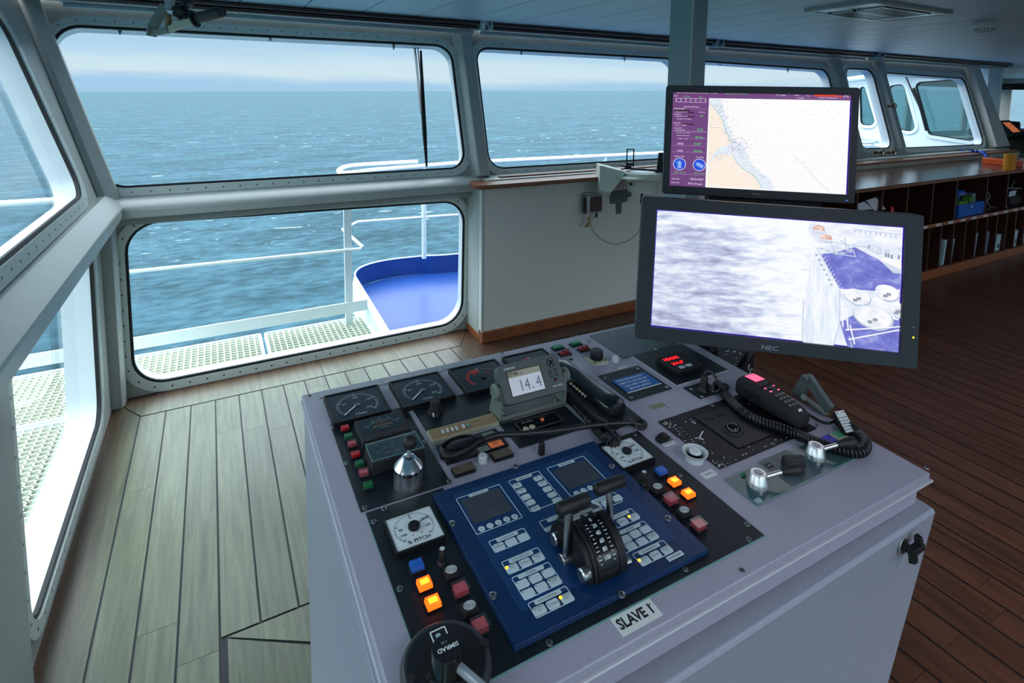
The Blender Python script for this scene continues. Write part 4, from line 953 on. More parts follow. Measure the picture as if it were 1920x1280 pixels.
for cx_, cy_, rx, ry in ((1607,556,24,14),(1636,594,36,20),(1663,548,22,14),(1682,580,12,14)):
    N = 24; pts = [(cx_+rx*math.cos(2*PI*k/N)*(1-.1*math.sin(2*PI*k/N)), cy_+ry*math.sin(2*PI*k/N)+.22*rx*math.cos(2*PI*k/N)) for k in range(N)]
    sc.poly([P_(min(cx_+(x-cx_)*1.07+1, 1690-(y-540)*.05), cy_+(y-cy_)*1.12+2) for x, y in pts], .0013, 's_grey2')
    sc.poly([P_(min(x,1690-(y-540)*.05), y) for x, y in pts], .0014, 's_raft')
    sc.poly([P_(min(cx_+rx*.82*math.cos(2*PI*k/N), 1688-(cy_-540)*.05), cy_-ry*.1+ry*.8*math.sin(2*PI*k/N)+.22*rx*math.cos(2*PI*k/N)) for k in range(N)], .0015, 's_raft')
    for dx, dy in ((-.15,.1),(.12,0)):
        c = P_(min(cx_+rx*dx, 1684), cy_+ry*dy*2+ry*.25); sc.rect(c[0], c[1], .012, .008, .0016, 's_grey')
for a_, b_ in (((1585,618),(1687,612)),((1590,636),(1686,618)),((1577,560),(1580,612)),((1586,580),(1590,618)),((1576,582),(1590,580)),((1593,608),(1602,645)),((1574,542),(1600,548)),((1640,545),(1655,560))):
    p, q = P_(*a_), P_(*b_); sc.bar((p[0],p[1],.0018),(q[0],q[1],.0018),.0035,.0002,'s_white')
for x_, y_, w_ in ((1535,427,.034),(1548,444,.036)):
    c = P_(x_, y_); sc.poly([(c[0]-w_/2,c[1]-.006),(c[0]+w_/2,c[1]-.008),(c[0]+w_*.4,c[1]+.004),(c[0],c[1]+.009),(c[0]-w_*.35,c[1]+.005)], .001, 's_boat'); sc.poly([(c[0]-w_*.6,c[1]-.009),(c[0]+w_*.55,c[1]-.011),(c[0]+w_*.45,c[1]-.019),(c[0]-w_*.4,c[1]-.017)],.0009,'s_lav')
rz = random.Random(5)
for a_, b_, n_ in (((1531,464),(1574,541),12), ((1575,545),(1577,610),8)):          # rail posts along the hull edge
    for k in range(n_):
        f_ = (k+.5)/n_; x_ = a_[0]+(b_[0]-a_[0])*f_; y_ = a_[1]+(b_[1]-a_[1])*f_; p = P_(x_, y_); q = P_(x_+4, y_-6); sc.bar((p[0],p[1],.0014),(q[0],q[1],.0014),.0013,.0001,'s_lav')
for a_, b_ in (((1558,455),(1568,478)),((1568,452),(1570,476)),((1575,450),(1600,470)),((1556,462),(1600,470)),((1600,470),(1603,480)),((1560,474),(1604,481)),((1584,444),(1586,470)),((1620,462),(1648,476)),((1640,560),(1652,575)),((1596,580),(1606,590)),((1580,566),(1584,600)),((1592,630),(1598,655))):
    p, q = P_(*a_), P_(*b_); sc.bar((p[0],p[1],.0015),(q[0],q[1],.0015),.003,.0001,rz.choice(('s_white','s_lav','s_grey2')))
for x0_, y0_ in ((1648,470),(1662,474)): 
    c = P_(x0_, y0_); sc.rect(c[0], c[1], .016, .022, .0008, 's_lav')
pg([(1650,486),(1661,480),(1690,492),(1690,512),(1676,511)], .0009, 's_white'); pg([(1650,489),(1676,508),(1690,509),(1690,513),(1675,512)], .0010, 's_grey2')
for k in range(9): c = P_(1604+k*9.4, 433+k*1.3); sc.rect(c[0], c[1], .0035, .008, .001, 's_grey2')
for x_, y_ in ((1629,463),(1661,478),(1666,479),(1672,481),(1685,482)): c = P_(x_, y_); sc.rect(c[0], c[1], .005, .012, .001, 's_grey')
for x_, y_ in ((1540,466),(1552,470),(1565,473),(1580,474),(1592,472)): c = P_(x_, y_); sc.rect(c[0], c[1], .014, .004, .0012, 's_grey2')
for k in range(7): c = P_(1534+k*4.6, 478+k*9.3); sc.rect(c[0]-.004, c[1], .006, .004, .0012, 's_grey')
sc.build('camera_picture', t, smooth=False)
mb = MB(MN); c = P_(1441, 650); mb.text('NEC', .018, c[0], c[1], .0125, 'silver', bold=.01, sx=1.3); mb.build('maker_badge', t)
mb = MB(MN); c = P_(1708, 630); mb.disc(c[0], c[1], .0028, .0126, 'led_yellow', 10); c = P_(1708, 611); mb.disc(c[0], c[1], .002, .0126, 'silver', 8); mb.build('indicator_light', t)
# arm and black stand
t2 = thing('monitor_stand', (1.62, 1.42, 0), 'black steel stand with chipped paint behind the console carrying the monitors', 'stand')
a = onz(1335, 672, .78); b = onz(1412, 662, .78); c = onz(1395, 690, .78)
mb = MB(); SQ = [(1.41,1.14),(1.70,1.28),(1.60,1.50),(1.41,1.45)]; mb.prism(SQ, 0, .80, 'worn_black')
for k in range(30):
    f_ = random.uniform(.3,.98); Z = random.uniform(.5,.79); a_ = Vector((1.41+.29*f_, 1.14+.14*f_, Z)); mb.bar(a_, a_+Vector((random.uniform(-.01,.01), -.001, random.uniform(.004,.03))), .004, .004, 'chip_white')
mb.build('pedestal', t2, bevel=.004)
mb = MB(); mb.prism([(1.43,1.17),(1.67,1.285),(1.58,1.47),(1.43,1.43)], .80, .815, 'worn_black')
for k in range(40):
    X = random.uniform(1.44,1.62); Y = random.uniform(1.2,1.4)
    if Y < 1.17+(X-1.43)*.48: Y += .06
    mb.box(X, X+random.uniform(.002,.014), Y, Y+random.uniform(.002,.008), .8155, .816, 'chip_white')
mb.build('top_cap', t2, bevel=.004)
Rn = MN.to_3x3(); back = MN @ Vector((0,0,-.13))
mb = MB(); mb.bar((1.55,1.36,.81),(1.55,1.36,1.66),.05,.05,'black_matte'); mb.build('post', t2, bevel=.004)
mb = MB(); mb.bar((1.55,1.36,back.z), tuple(MN @ Vector((.02,0,-.115))), .06, .10, 'black_matte'); mb.build('lower_arm', t2, bevel=.003)

MU, UW, UH, ul_, ur_, ut_, ub_ = inner(screen_matrix((1.5567, 1.2078, H-.1468), (-.0946,.0059,-.7221)), [(1262,170),(1595,182),(1589,364),(1255,348)], .58, .3624)
mb = MB(); mb.bar((1.55,1.36,1.60), tuple(MU @ Vector((.03,0,-.075))), .06, .10, 'black_matte'); mb.build('upper_arm', t2, bevel=.003)
t = thing('chart_monitor', tuple(MU @ Vector((0,-.18,0))), 'dark monitor showing an electronic sea chart with purple side column', 'monitor')
monitor_shell(t, MU, UW, UH, ul_, ur_, ut_, ub_, .03, .03)
mb = MB(MU); mb.box(-.14, .20, -UH/2-ub_-.022, -UH/2-ub_, -.05, -.01, 'black_matte'); mb.build('lower_bar', t, bevel=.003)
sc = MB(MU); sc.rect(0, 0, UW, UH, 0, 'c_white'); sc.build('screen', t, smooth=False)
sc = MB(MU)
def Q(px, py): return pxl(MU, px, py)
def pg(pts, z, m): sc.poly([Q(*p) for p in pts], z, m)
pg([(1330,182),(1351,184),(1358,205),(1365,232),(1374,258),(1392,268),(1400,282),(1403,300),(1420,318),(1440,332),(1454,356),(1427,354),(1326,348)], .0002, 'c_shore')
pg([(1330,195),(1345,211),(1353,224),(1357,240),(1364,256),(1371,268),(1364,272),(1352,276),(1342,284),(1334,296),(1327,316)], .0004, 'c_land')
pg([(1326,326),(1332,308),(1341,292),(1356,288),(1364,292),(1373,290),(1379,304),(1391,317),(1405,325),(1416,333),(1427,354),(1325,348)], .0004, 'c_land')
for pts in ([(1331,192),(1346,210),(1355,225),(1359,240),(1366,256),(1373,268)], [(1374,290),(1381,304),(1393,316),(1407,324),(1418,333),(1429,354)]):
    for a_, b_ in zip(pts, pts[1:]): p, q = Q(*a_), Q(*b_); sc.bar((p[0],p[1],.0005),(q[0],q[1],.0005),.002,.0001,'c_green2')
rnd = random.Random(4)
def dots(n, f, m, s=.0016):
    for _ in range(n):
        x_, y_ = f(); c = Q(x_, y_)
        if abs(c[0]) < UW/2-.004 and abs(c[1]) < UH/2-.01: sc.rect(c[0], c[1], s*rnd.uniform(.6,1.6), s*rnd.uniform(.4,.9), .0007, m)
path = [(1338,190),(1350,205),(1360,230),(1368,255),(1385,275),(1395,300),(1415,322),(1440,345)]
def near():
    k = rnd.randrange(len(path)-1); a_, b_ = path[k], path[k+1]; t_ = rnd.random(); return a_[0]+(b_[0]-a_[0])*t_+rnd.gauss(3,9), a_[1]+(b_[1]-a_[1])*t_+rnd.gauss(0,5)
dots(230, near, 'c_dot', .0022); dots(60, lambda: (rnd.gauss(1385,14), rnd.gauss(275,8)), 'c_pink', .0018); dots(90, lambda: (rnd.gauss(1345,10), rnd.gauss(292,6)), 'c_dot', .0015)
dots(170, lambda: (rnd.uniform(1400,1590), rnd.uniform(190,360)), 'c_dot2', .0019)
N = 30; c = Q(1386, 271)
sc.ring([(c[0]+.0245*math.cos(2*PI*k/N), c[1]+.0215*math.sin(2*PI*k/N)) for k in range(N)], [(c[0]+.0237*math.cos(2*PI*k/N), c[1]+.0207*math.sin(2*PI*k/N)) for k in range(N)], .0006, .0008, 'c_dot')
for a_, b_ in (((1488,290),(1555,361)),((1330,238),(1350,240)),((1386,271),(1402,268)),((1358,288),(1386,271)),((1386,271),(1372,285))): p, q = Q(*a_), Q(*b_); sc.bar((p[0],p[1],.0007),(q[0],q[1],.0007),.0007,.0001,'c_dot')
sc.build('sea_chart', t, smooth=False)
# side column and top bar
sc = MB(MU); lx = -UW/2; sx1 = Q(1329.5, 182)[0]; ty = UH/2
sc.rect((lx+sx1)/2, 0, sx1-lx, UH, .001, 'c_purple'); sc.rect(0, ty-.0085, UW, .017, .001, 'c_purple'); sc.rect(UW/2-.0015, 0, .003, UH, .001, 's_border')
for (x0_, x1_, y_) in ((lx+.003, sx1-.002, ty-.052),(lx+.003,sx1-.002,ty-.128),(lx+.005,sx1-.003,ty-.176),(lx+.005,sx1-.003,ty-.198),(lx+.005,sx1-.003,ty-.272),(lx+.06,sx1-.003,ty-.130),(lx+.06,sx1-.003,ty-.152),(lx+.06,sx1-.003,ty-.284)):
    sc.rect((x0_+x1_)/2, y_, x1_-x0_, .0007, .0014, 'c_line')
def T(s, px, py, size, m='c_text', sx=1.0, b=.012): c = Q(px, py); sc.text(s, size, c[0], c[1], .0016, m, bold=b, sx=sx)
sc.rect(Q(1268,207)[0]+.018, Q(1268,207)[1], .05, .006, .0013, 'c_dark'); 
for py in (211, 219, 233): c = Q(1292, py); sc.rect(c[0], c[1], .032, .0045, .0013, 'c_dark')
sc.frame(Q(1295,188)[0], Q(1295,188)[1], .094, .013, .0009, .0012, .0014, 'c_text', .0003)
for k in range(7): sc.rect(Q(1295,188)[0]-.047+k*.0157, Q(1295,188)[1], .0009, .013, .0015, 'c_text')
for k in range(7): sc.rect(Q(1295,188)[0]-.047+k*.0157, Q(1295,188)[1], .004, .0009, .0015, 'c_text')
T('Default  Routing  Environment  JUPITER  Route  ?  X   HDG', 1296+10, 174, .0052); T('ROT', 1267, 180, .0058); T('4.2 °/min', 1288, 181, .0055, 'c_green'); T('Port', 1314, 182, .0055, 'c_green')
T('Speed Over Ground', 1296, 200, .0058); T('Required Speed', 1274, 204, .0052); T('Waypoint  Fern NO1', 1278, 210, .0045); T('Desired ETA', 1270, 214, .0045); T('28 Oct 2017  00  40', 1278, 218, .0045); T('Time Zone   UTC +00:00', 1282, 223, .0045); T('GPS Source', 1316, 210.5, .0042); T('gps3', 1316, 217, .0058, 'c_green')
T('Route ETA', 1269, 230.5, .0052); T('Fern NO1  T 4.00 NM', 1276, 235, .0042); T('Calculated ETA', 1271, 240, .0045); T('28 Oct 2017 09:40', 1275, 244, .0042); T('Time Zone   UTC +00:00', 1281, 248.5, .0042); T('Speeds 13.5 kn, 13.5 kn', 1281, 254, .0042); T('Calculated   12.7 kn', 1280, 260, .0042)
T('17.4°', 1312, 243.5, .0098, 'c_green'); T('8.5 kn', 1311, 257.5, .0098, 'c_green'); T('HDG', 1276, 269.5, .0085); T('314.5°', 1308, 270, .0098, 'c_green'); T('LOG', 1275, 282.5, .0085); T('14.4 kn', 1308, 283.5, .0098, 'c_green')
T('Relative Wind', 1274, 293, .0056); T('True Wind', 1312, 294.5, .0056); T('322.0°  23.4 m/s', 1275, 323, .0052, 'c_green'); T('255.0°  23.3 m/s', 1311, 325, .0052, 'c_green')
T('System Date', 1267, 335, .005); T('28 Oct 2017', 1307, 336.5, .0078); T('System Time', 1266, 342, .005); T('09:21:17 Local', 1303, 344.5, .0078)
for px, py, rot in ((1274,307.5,0),(1311,309,1.05)):
    c = Q(px, py); sc.disc(c[0], c[1], .0205, .0018, 'c_text', 28); sc.disc(c[0], c[1], .0188, .0019, 'c_blue', 28)
    s_ = [(-.006,-.014),(.006,-.014),(.006,.006),(0,.013),(-.006,.006)]; sc.poly([(c[0]+x_*math.cos(rot)-y_*math.sin(rot), c[1]+x_*math.sin(rot)+y_*math.cos(rot)) for x_, y_ in s_], .002, 'c_blue2')
    sc.bar((c[0],c[1],.0022),(c[0]-.012,c[1]+.008 if rot == 0 else c[1]+.001,.0022),.002,.0002,'c_cyan')
T('314.5°T  gps  STW  13.9 kn  COG', 1380, 176, .0048, 'c_green', 1.0); T('S:57   Heading', 1464, 178.5, .0048); T('N-UP', 1494, 179, .005); T('Tor', 1515, 180, .005); T('1 : 50 000', 1500, 184, .005)
c = Q(1548, 179.5); sc.rect(c[0], c[1], .066, .006, .0016, 'c_red'); c = Q(1575, 181); sc.rect(c[0], c[1], .01, .006, .0016, 'c_red')
T('Indication of crossing safety co', 1553, 183.5, .0045); c = Q(1586, 181); sc.bar((c[0]-.007,c[1]-.003,.0018),(c[0],c[1]+.003,.0018),.0015,.0002,'c_text'); sc.bar((c[0],c[1]+.003,.0018),(c[0]+.007,c[1]-.003,.0018),.0015,.0002,'c_text')
sc.build('chart_menu', t, smooth=False)
mb = MB(MU); c = Q(1417, 363); mb.text('Prisma', .009, c[0], c[1], .0125, 'silver', bold=.01); mb.build('maker_badge', t)
mb = MB(MU); c = Q(1585, 375); mb.rect(c[0], c[1], .006, .0015, .0126, 'led_blue'); mb.build('power_light', t)

# fill lamps added out of view to brighten console front and inner wall
for X, Y, lab in ((.9, -.75, 'lit rectangular ceiling lamp nearest to the wing side windows, behind the console operator'), (3.3, -.75, 'lit rectangular ceiling lamp aft of the unlit louvred lamp'), (5.7, -.75, 'lit rectangular ceiling lamp further along the aft row')):
    t = thing('lit_ceiling_lamp', (X, Y, 2.17), lab, 'lamp')
    mb = MB(); mb.frame(X, Y, .80, .40, .03, 2.175, 2.199, 'frame_white', .004); mb.build('frame', t)
    mb = MB(); mb.box(X-.37, X+.37, Y-.17, Y+.17, 2.182, 2.19, 'lamp_glow'); mb.build('diffuser', t)
# ================================================================ control console
U0, U1, V0, V1 = .182, 1.388, .578, 1.483
con = thing('control_console', (.785, 1.03, 0), 'grey bridge wing control console covered with gauges, buttons and black panels', 'console')
def dm(): return MB(DESK)
def wz(v): return .90+.021*v-.018*.8
# body (world coordinates, upright sides, front leaning in)
mb = MB(); x0, x1 = U0+.004, U1-.001
prof = [(1.478,0),(1.478,.875),(V0-.012,.810),(.562,.803),(.664,0)]
mb.M = Matrix(((0,0,1,0),(1,0,0,0),(0,1,0,0),(0,0,0,1)))
mb.prism(prof, x0, x1, 'console_body'); mb.build('body', con, bevel=.003)
mb = MB(); mb.M = Matrix(((0,0,1,0),(1,0,0,0),(0,1,0,0),(0,0,0,1)))
mb.prism([(.667,.02),(.572,.792),(.578,.792),(.68,.02)][::-1], x0+.02, x1-.006, 'console_body')
mb.build('front_door', con, bevel=.002)
mb = dm(); mb.box(U0+.006, U1-.02, V0+.012, V1-.004, -.075, -.018, 'console_grey'); mb.build('neck', con, bevel=.002)
mb = dm(); mb.box(U0-.004, U1+.006, V0-.006, V1+.002, -.020, -.0155, 'console_edge'); mb.build('lower_lip', con, bevel=.002)
mb = dm(); mb.box(U0, U1, V0, V1, -.0155, 0, 'console_grey'); mb.build('desk_top', con, bevel=.0025)
mb = MB(); mb.box(x1, x1+.012, .60, 1.45, .78, .80, 'brown_wood'); mb.box(1.389,1.42,1.0,1.46,.856,.868,'brown_wood'); mb.build('side_strip', con)
# door latch
mb = MB(); c = onplane(1688, 1020, (1.3,.566,.79), Vector((0,-1,-.12)).normalized())
MLt = Matrix(((1,0,0,c.x),(0,.12,-.993,c.y),(0,.993,.12,c.z),(0,0,0,1))); mb.M = MLt
mb.cyl(0,0,0,.008,.016,'steel'); mb.cyl(0,0,.008,.02,.009,'black')
mb.tbox(.014,.0,.045,.018,.018,.032,.003,'black'); mb.tbox(.002,-.012,.018,.03,.018,.03,.003,'black'); mb.tbox(.026,.010,.016,.026,.018,.03,.003,'black'); mb.build('latch', con, bevel=.001)

def plate(name, q, m='plate_black', h=.0022, z0=0., parent=con, ed=None, label=None):
    u0, u1, v0, v1 = rp(q); mb = dm(); mb.box(u0, u1, v0, v1, z0, z0+h, m)
    o = mb.build(name, parent, bevel=.0004); 
    if label: o['label'] = label
    return (u0, u1, v0, v1)
# black base plates: left (azimuth meters), pitch panel with U shape, top middle, etc.
PL = plate('panel_plate', [(620,799),(757,762),(848,907),(676,959)])
qa = rp([(686,964),(1103,836),(1434,1006),(929,1268)]); 
mb = dm(); aL, aR, aB, aT = cp(686,964)[0], cp(1434,1006)[0], cp(929,1268)[1], cp(690,962)[1]
aB = (cp(929,1268)[1]+cp(1434,1006)[1])/2; aT = cp(1108,832)[1]; 
mb.box(aL, cp(811,937)[0]+.03, aB, cp(690,962)[1], 0, .0022, 'plate_black'); mb.box(cp(811,937)[0]+.03, aR, aB, aT-.01, 0, .0022, 'plate_black')
mb.box(aL-.0012, aR+.0012, aB-.0025, aB, 0, .0018, 'glass_edge'); mb.box(aL-.0012, aL, aB, cp(690,962)[1], 0, .0018, 'glass_edge')
mb.build('panel_plate', con)
plate('panel_plate', [(768,768),(925,722),(940,792),(818,830)])
plate('panel_plate', [(938,797),(1057,762),(1103,800),(974,842)])
plate('panel_plate', [(1121,707),(1192,686),(1262,727),(1184,753)])
plate('cover_plate', [(1094,636),(1196,606),(1275,644),(1185,669)], 'plate_grey')
u0,u1,v0,v1 = plate('panel_plate', [(1185,670),(1275,645),(1367,693),(1272,724)])
mb = dm(); mb.box(u0-.003,u0,v0-.003,v1,0,.003,'console_edge'); mb.box(u0-.003,u1,v0-.004,v0,0,.003,'console_edge'); mb.build('plate_edge', con)
plate('panel_plate', [(1282,728),(1318,716),(1353,732),(1316,751)])
def screw(px, py, r=.0055, m='screw_steel', h=.0022):
    u, v = cp(px, py, h); mb = dm(); mb.lathe(u, v, [(r,h),(r*.9,h+.0014),(r*.5,h+.0022)], m, 12); a = random.random()*PI
    mb.box(u-.0008, u+.0008, v-r*.55, v+r*.55, h+.0022, h+.0024, 'ink'); mb.box(u-r*.55, u+r*.55, v-.0008, v+.0008, h+.0022, h+.0024, 'ink'); mb.build('screw', con, smooth=False)
for p in ((580,742),(941,662),(1082,630),(1738,877),(1391,1069)): screw(*p, h=0)
for p in ((625,800),(650,868),(684,952),(842,902),(797,828),(760,768),(720,954),(701,978),(750,1104),(1030,1205),(1107,1160-20),(1285,1067),(1275,891),(1401,983),(1404,1011),(1159,817),(1190,814),(1134,708),(1196,690),(1250,725),(1183,745),(1230,654)): screw(*p)
for p in ((1296,729),(1337,733),(1316,743),(1103,639)): screw(*p, r=.005)
for p in ((1233,666+2),(1351,723),(1253,764),(1090,762),(1345,707)):
    u, v = cp(*p); mb = dm(); mb.disc(u, v, .0022, .0004, 'ink', 8); mb.build('screw_hole', con)
# silver strips above the gauges
for q in ([(597,741),(714,716),(716,720),(599,746)], [(717,714),(829,690),(831,694),(719,720)], [(832,689),(925,668),(927,672),(833,693)]):
    u0,u1,v0,v1 = rp(q); mb = dm(); mb.box(u0,u1,v0-.004,v1+.004,0,.002,'silver'); mb.build('label_strip', con)
mb = dm(); u, v = cp(927,671); mb.box(u-.002,u+.002,v-.03,v,0,.002,'silver'); mb.build('label_strip', con)

# gauges ------------------------------------------------------------
def gauge(cx, cy, w, d, kind, h=.014, face='dial_black', label=None):
    root = dm(); root.frame(cx, cy, w, d, w*.032, 0, h, 'black', .002); root.box(cx-w*.475,cx+w*.475,cy-d*.475,cy+d*.475,0,h-.0026,'black')
    g = root.build('gauge', con, bevel=.0006)
    if label: g['label'] = label
    z = h-.0024; f = dm(); f.rect(cx, cy, w*.936, d*.936, z, face)
    if kind == 'rpm':
        oy = cy-d*.05; R = w*.37
        for k in range(41):
            a = math.radians(222-264*k/40); r0 = R*(.86 if k%10 else .80); 
            f.bar((cx+r0*math.cos(a),oy+r0*math.sin(a),z+.0006),(cx+R*math.cos(a),oy+R*math.sin(a),z+.0006),.0013 if k%10 else .0022,.0003,'tick')
        for k, s in ((0,''),(10,'50'),(20,'100'),(30,'150'),(40,'200')):
            if s: a = math.radians(222-264*k/40); f.text(s, w*.075, cx+R*.64*math.cos(a), oy+R*.64*math.sin(a), z+.0006, 'tick', bold=.01)
        f.text('1/min', w*.09, cx, cy-d*.36, z+.0006, 'tick', bold=.01)
    elif kind == 'red':
        oy = cy-d*.07; R = w*.33
        for k in range(37):
            a = math.radians(215-250*k/36); m = 'red_tick' if k < 19 else 'amber_tick'; r0 = R*(.84 if k < 14 else (.62 if k < 19 else .9))
            f.bar((cx+r0*math.cos(a),oy+r0*math.sin(a),z+.0006),(cx+R*math.cos(a),oy+R*math.sin(a),z+.0006),.0022 if k < 19 else .0012,.0003,m)
        f.bar((cx,oy+R*.8,z+.0008),(cx,oy+R*1.04,z+.0008),.0014,.0003,'needle')
        for s, a in (('0',88),('10',45),('10',130)): a = math.radians(a); f.text(s, w*.08, cx+R*.62*math.cos(a), oy+R*.62*math.sin(a), z+.0006, 'amber_tick' if s=='0' else 'red_tick')
    elif kind == 'pitch':
        oy = cy+d*.02; R = w*.40
        for k in range(41):
            a = math.radians(225-270*k/40); big = k%10 == 0; r0 = R*(.80 if big else .9)
            f.bar((cx+r0*math.cos(a),oy+r0*math.sin(a)*.95,z+.0006),(cx+R*math.cos(a),oy+R*math.sin(a)*.95,z+.0006),.0012 if big else .0006,.0003,'ink')
        for s, a in (('50',172),('0',118-28),('50',30),('100',-12),('100',205)):
            a = math.radians(a); f.text(s, w*.085, cx+R*.66*math.cos(a), oy+R*.66*math.sin(a), z+.0006, 'ink', bold=.01)
        f.text('% PITCH', w*.12, cx, cy-d*.33, z+.0006, 'ink', bold=.012)
        f.disc(cx-w*.08, cy-d*.18, w*.014, z+.0006, 'red_tick', 8); f.disc(cx+w*.10, cy-d*.18, w*.014, z+.0006, 'green', 8)
    f.build('dial', g, smooth=False)
    n = dm()
    if kind == 'rpm':
        oy = cy-d*.05; a = math.radians(222); n.cyl(cx,oy,z+.0008,z+.0016,w*.055,'plate_grey'); n.bar((cx+math.cos(a)*w*.06,oy+math.sin(a)*w*.06,z+.002),(cx+math.cos(a)*w*.36,oy+math.sin(a)*w*.36,z+.002),w*.026,.0006,'needle')
    elif kind == 'red':
        n.cyl(cx,cy-d*.07,z+.0008,z+.003,w*.05,'dial_black')
    else:
        oy = cy+d*.02; a = math.radians(22); n.cyl(cx,oy,z+.0008,z+.006,w*.115,'black'); n.bar((cx,oy,z+.003),(cx+math.cos(a)*w*.36,oy+math.sin(a)*w*.36,z+.003),w*.014,.0006,'ink')
    n.build('needle', g)
    mb = dm(); mb.rect(cx, cy, w*.90, d*.90, h-.0008, 'clear_plastic') if False else None
HG = .014
def gq4(q, h=HG): u0,u1,v0,v1 = rp(q, h); return (u0+u1)/2, (v0+v1)/2, u1-u0, v1-v0
c = gq4([(607,741),(708,720),(735,768),(624,793)]); gauge(*c, 'rpm', label='black square revolution gauge')
c = gq4([(729,715),(822,695),(855,741),(755,763)]); gauge(*c, 'rpm', label='black square revolution gauge')
u0,u1,v0,v1 = rp([(840,691),(930,671),(968,715),(876,736)], HG); gauge((u0+u1)/2,(v0+v1)/2,u1-u0,v1-v0,'red', label='black square gauge with red scale')
a = cp(941,669,HG); b = cp(1017,651,HG); w_ = .145; gauge((a[0]+b[0])/2, (a[1]+b[1])/2-w_/2, w_, w_, 'red', label='black square gauge with red scale')
c1 = gq4([(717,972),(807,944),(838,1002),(744,1038)]); gauge(*c1, 'pitch', face='dial_white', label='white faced pitch gauge')
c2 = gq4([(1122,835),(1184,818),(1231,856),(1169,879)]); gauge(*c2, 'pitch', face='dial_white', label='white faced pitch gauge')

# keys ---------------------------------------------------------------
def key(px, py, m, w=.020, d=.015, h=.011, kind='flat', base='black'):
    u, v = cp(px, py, h); mb = dm(); mb.tbox(u, v, w+.003, d+.003, 0, h*.45, .0004, base); mb.tbox(u, v, w, d, h*.45, h, .0008, m if kind != 'speaker' else 'black_matte')
    if kind == 'lit': mb.rect(u, v, w*.62, d*.5, h+.0002, 'amber_lit'); mb.text('AUTO', .004, u, v, h+.0004, 'ink')
    if kind == 'text': mb.text('ON', .005, u, v, h+.0003, 'ink')
    if kind == 'speaker':
        for k in range(4): r = .0022+k*.0019; mb.ring([(u+r*1.25*math.cos(a*PI/10), v+r*math.sin(a*PI/10)) for a in range(20)], [(u+(r-.0009)*1.25*math.cos(a*PI/10), v+(r-.0009)*math.sin(a*PI/10)) for a in range(20)], h, h+.0004, 'white_ink')
    o = mb.build('push_button', con, bevel=.0006)
    if kind == 'cover':
        cv = dm(); cv.frame(u, v, w+.004, d+.004, .0008, h*.5, h+.0028, 'clear_plastic', .0008); cv.rect(u, v, w+.004, d+.004, h+.0028, 'clear_plastic'); cv.build('cover', o)
    names = {'red':'red push button','green':'green push button','blue_key':'blue push button','orange_lit':'glowing orange push button','pink_red':'red push button under a clear cover','black_matte':'black button with ring pattern','green2':'green rectangular push button','dark_red':'dark red rectangular push button'}
    o['label'] = names.get(m if kind != 'speaker' else 'black_matte', 'push button')
for p in ((647,799),(665,862-2+50-50)) : pass
for px, py, m, k in ((647,799,'red','text'),(653.5,814.5,'green','flat'),(660.5,829,'pink_red','cover'),(667,848,'red','text'),(674.5,865,'green','flat'),(682,883,'pink_red','cover'),(690.5,905.5,'green','flat')): key(px, py, m, .0185, .0150, .012, k)
for px, py, m, k in ((781.5,1055,'blue_key','flat'),(796,1089,'orange_lit','lit'),(812,1124,'orange_lit','lit'),(846,1067,'black','speaker'),(864,1100,'pink_red','cover'),(880.5,1134,'black','speaker'),(900,1168,'pink_red','cover'),
                     (1240,879,'blue_key','flat'),(1265,899,'orange_lit','lit'),(1291,921,'orange_lit','lit'),(1233,911,'black','speaker'),(1258,933,'pink_red','cover'),(1283,955,'black','speaker'),(1310.5,980,'pink_red','cover')): key(px, py, m, .0225, .0195, .014, k)
for px, py, m in ((1046,649,'green2'),(1079.5,642,'green2'),(1059,660,'dark_red'),(1095,652,'dark_red')):
    u, v = cp(px, py, .008); mb = dm(); mb.tbox(u, v, .044, .024, 0, .004, .001, 'black'); mb.tbox(u, v, .034, .018, .004, .010, .001, m)
    if m == 'dark_red': mb.sphere(u-.008, v, .009, .006, m, 10); mb.sphere(u+.008, v, .010, .007, m, 10)
    o = mb.build('push_button', con, bevel=.0008); o['label'] = 'green rectangular push button' if m == 'green2' else 'dark red rocker button'
for px, py in ((829,1028),(1208,884)):
    u, v = cp(px, py, .03); mb = dm(); mb.lathe(u, v, [(.009,.002),(.008,.006),(.0062,.008),(.0058,.028),(.0045,.030)], 'rubber', 14); mb.disc(u, v, .0045, .0303, 'white_plastic', 12); mb.build('small_knob', con)

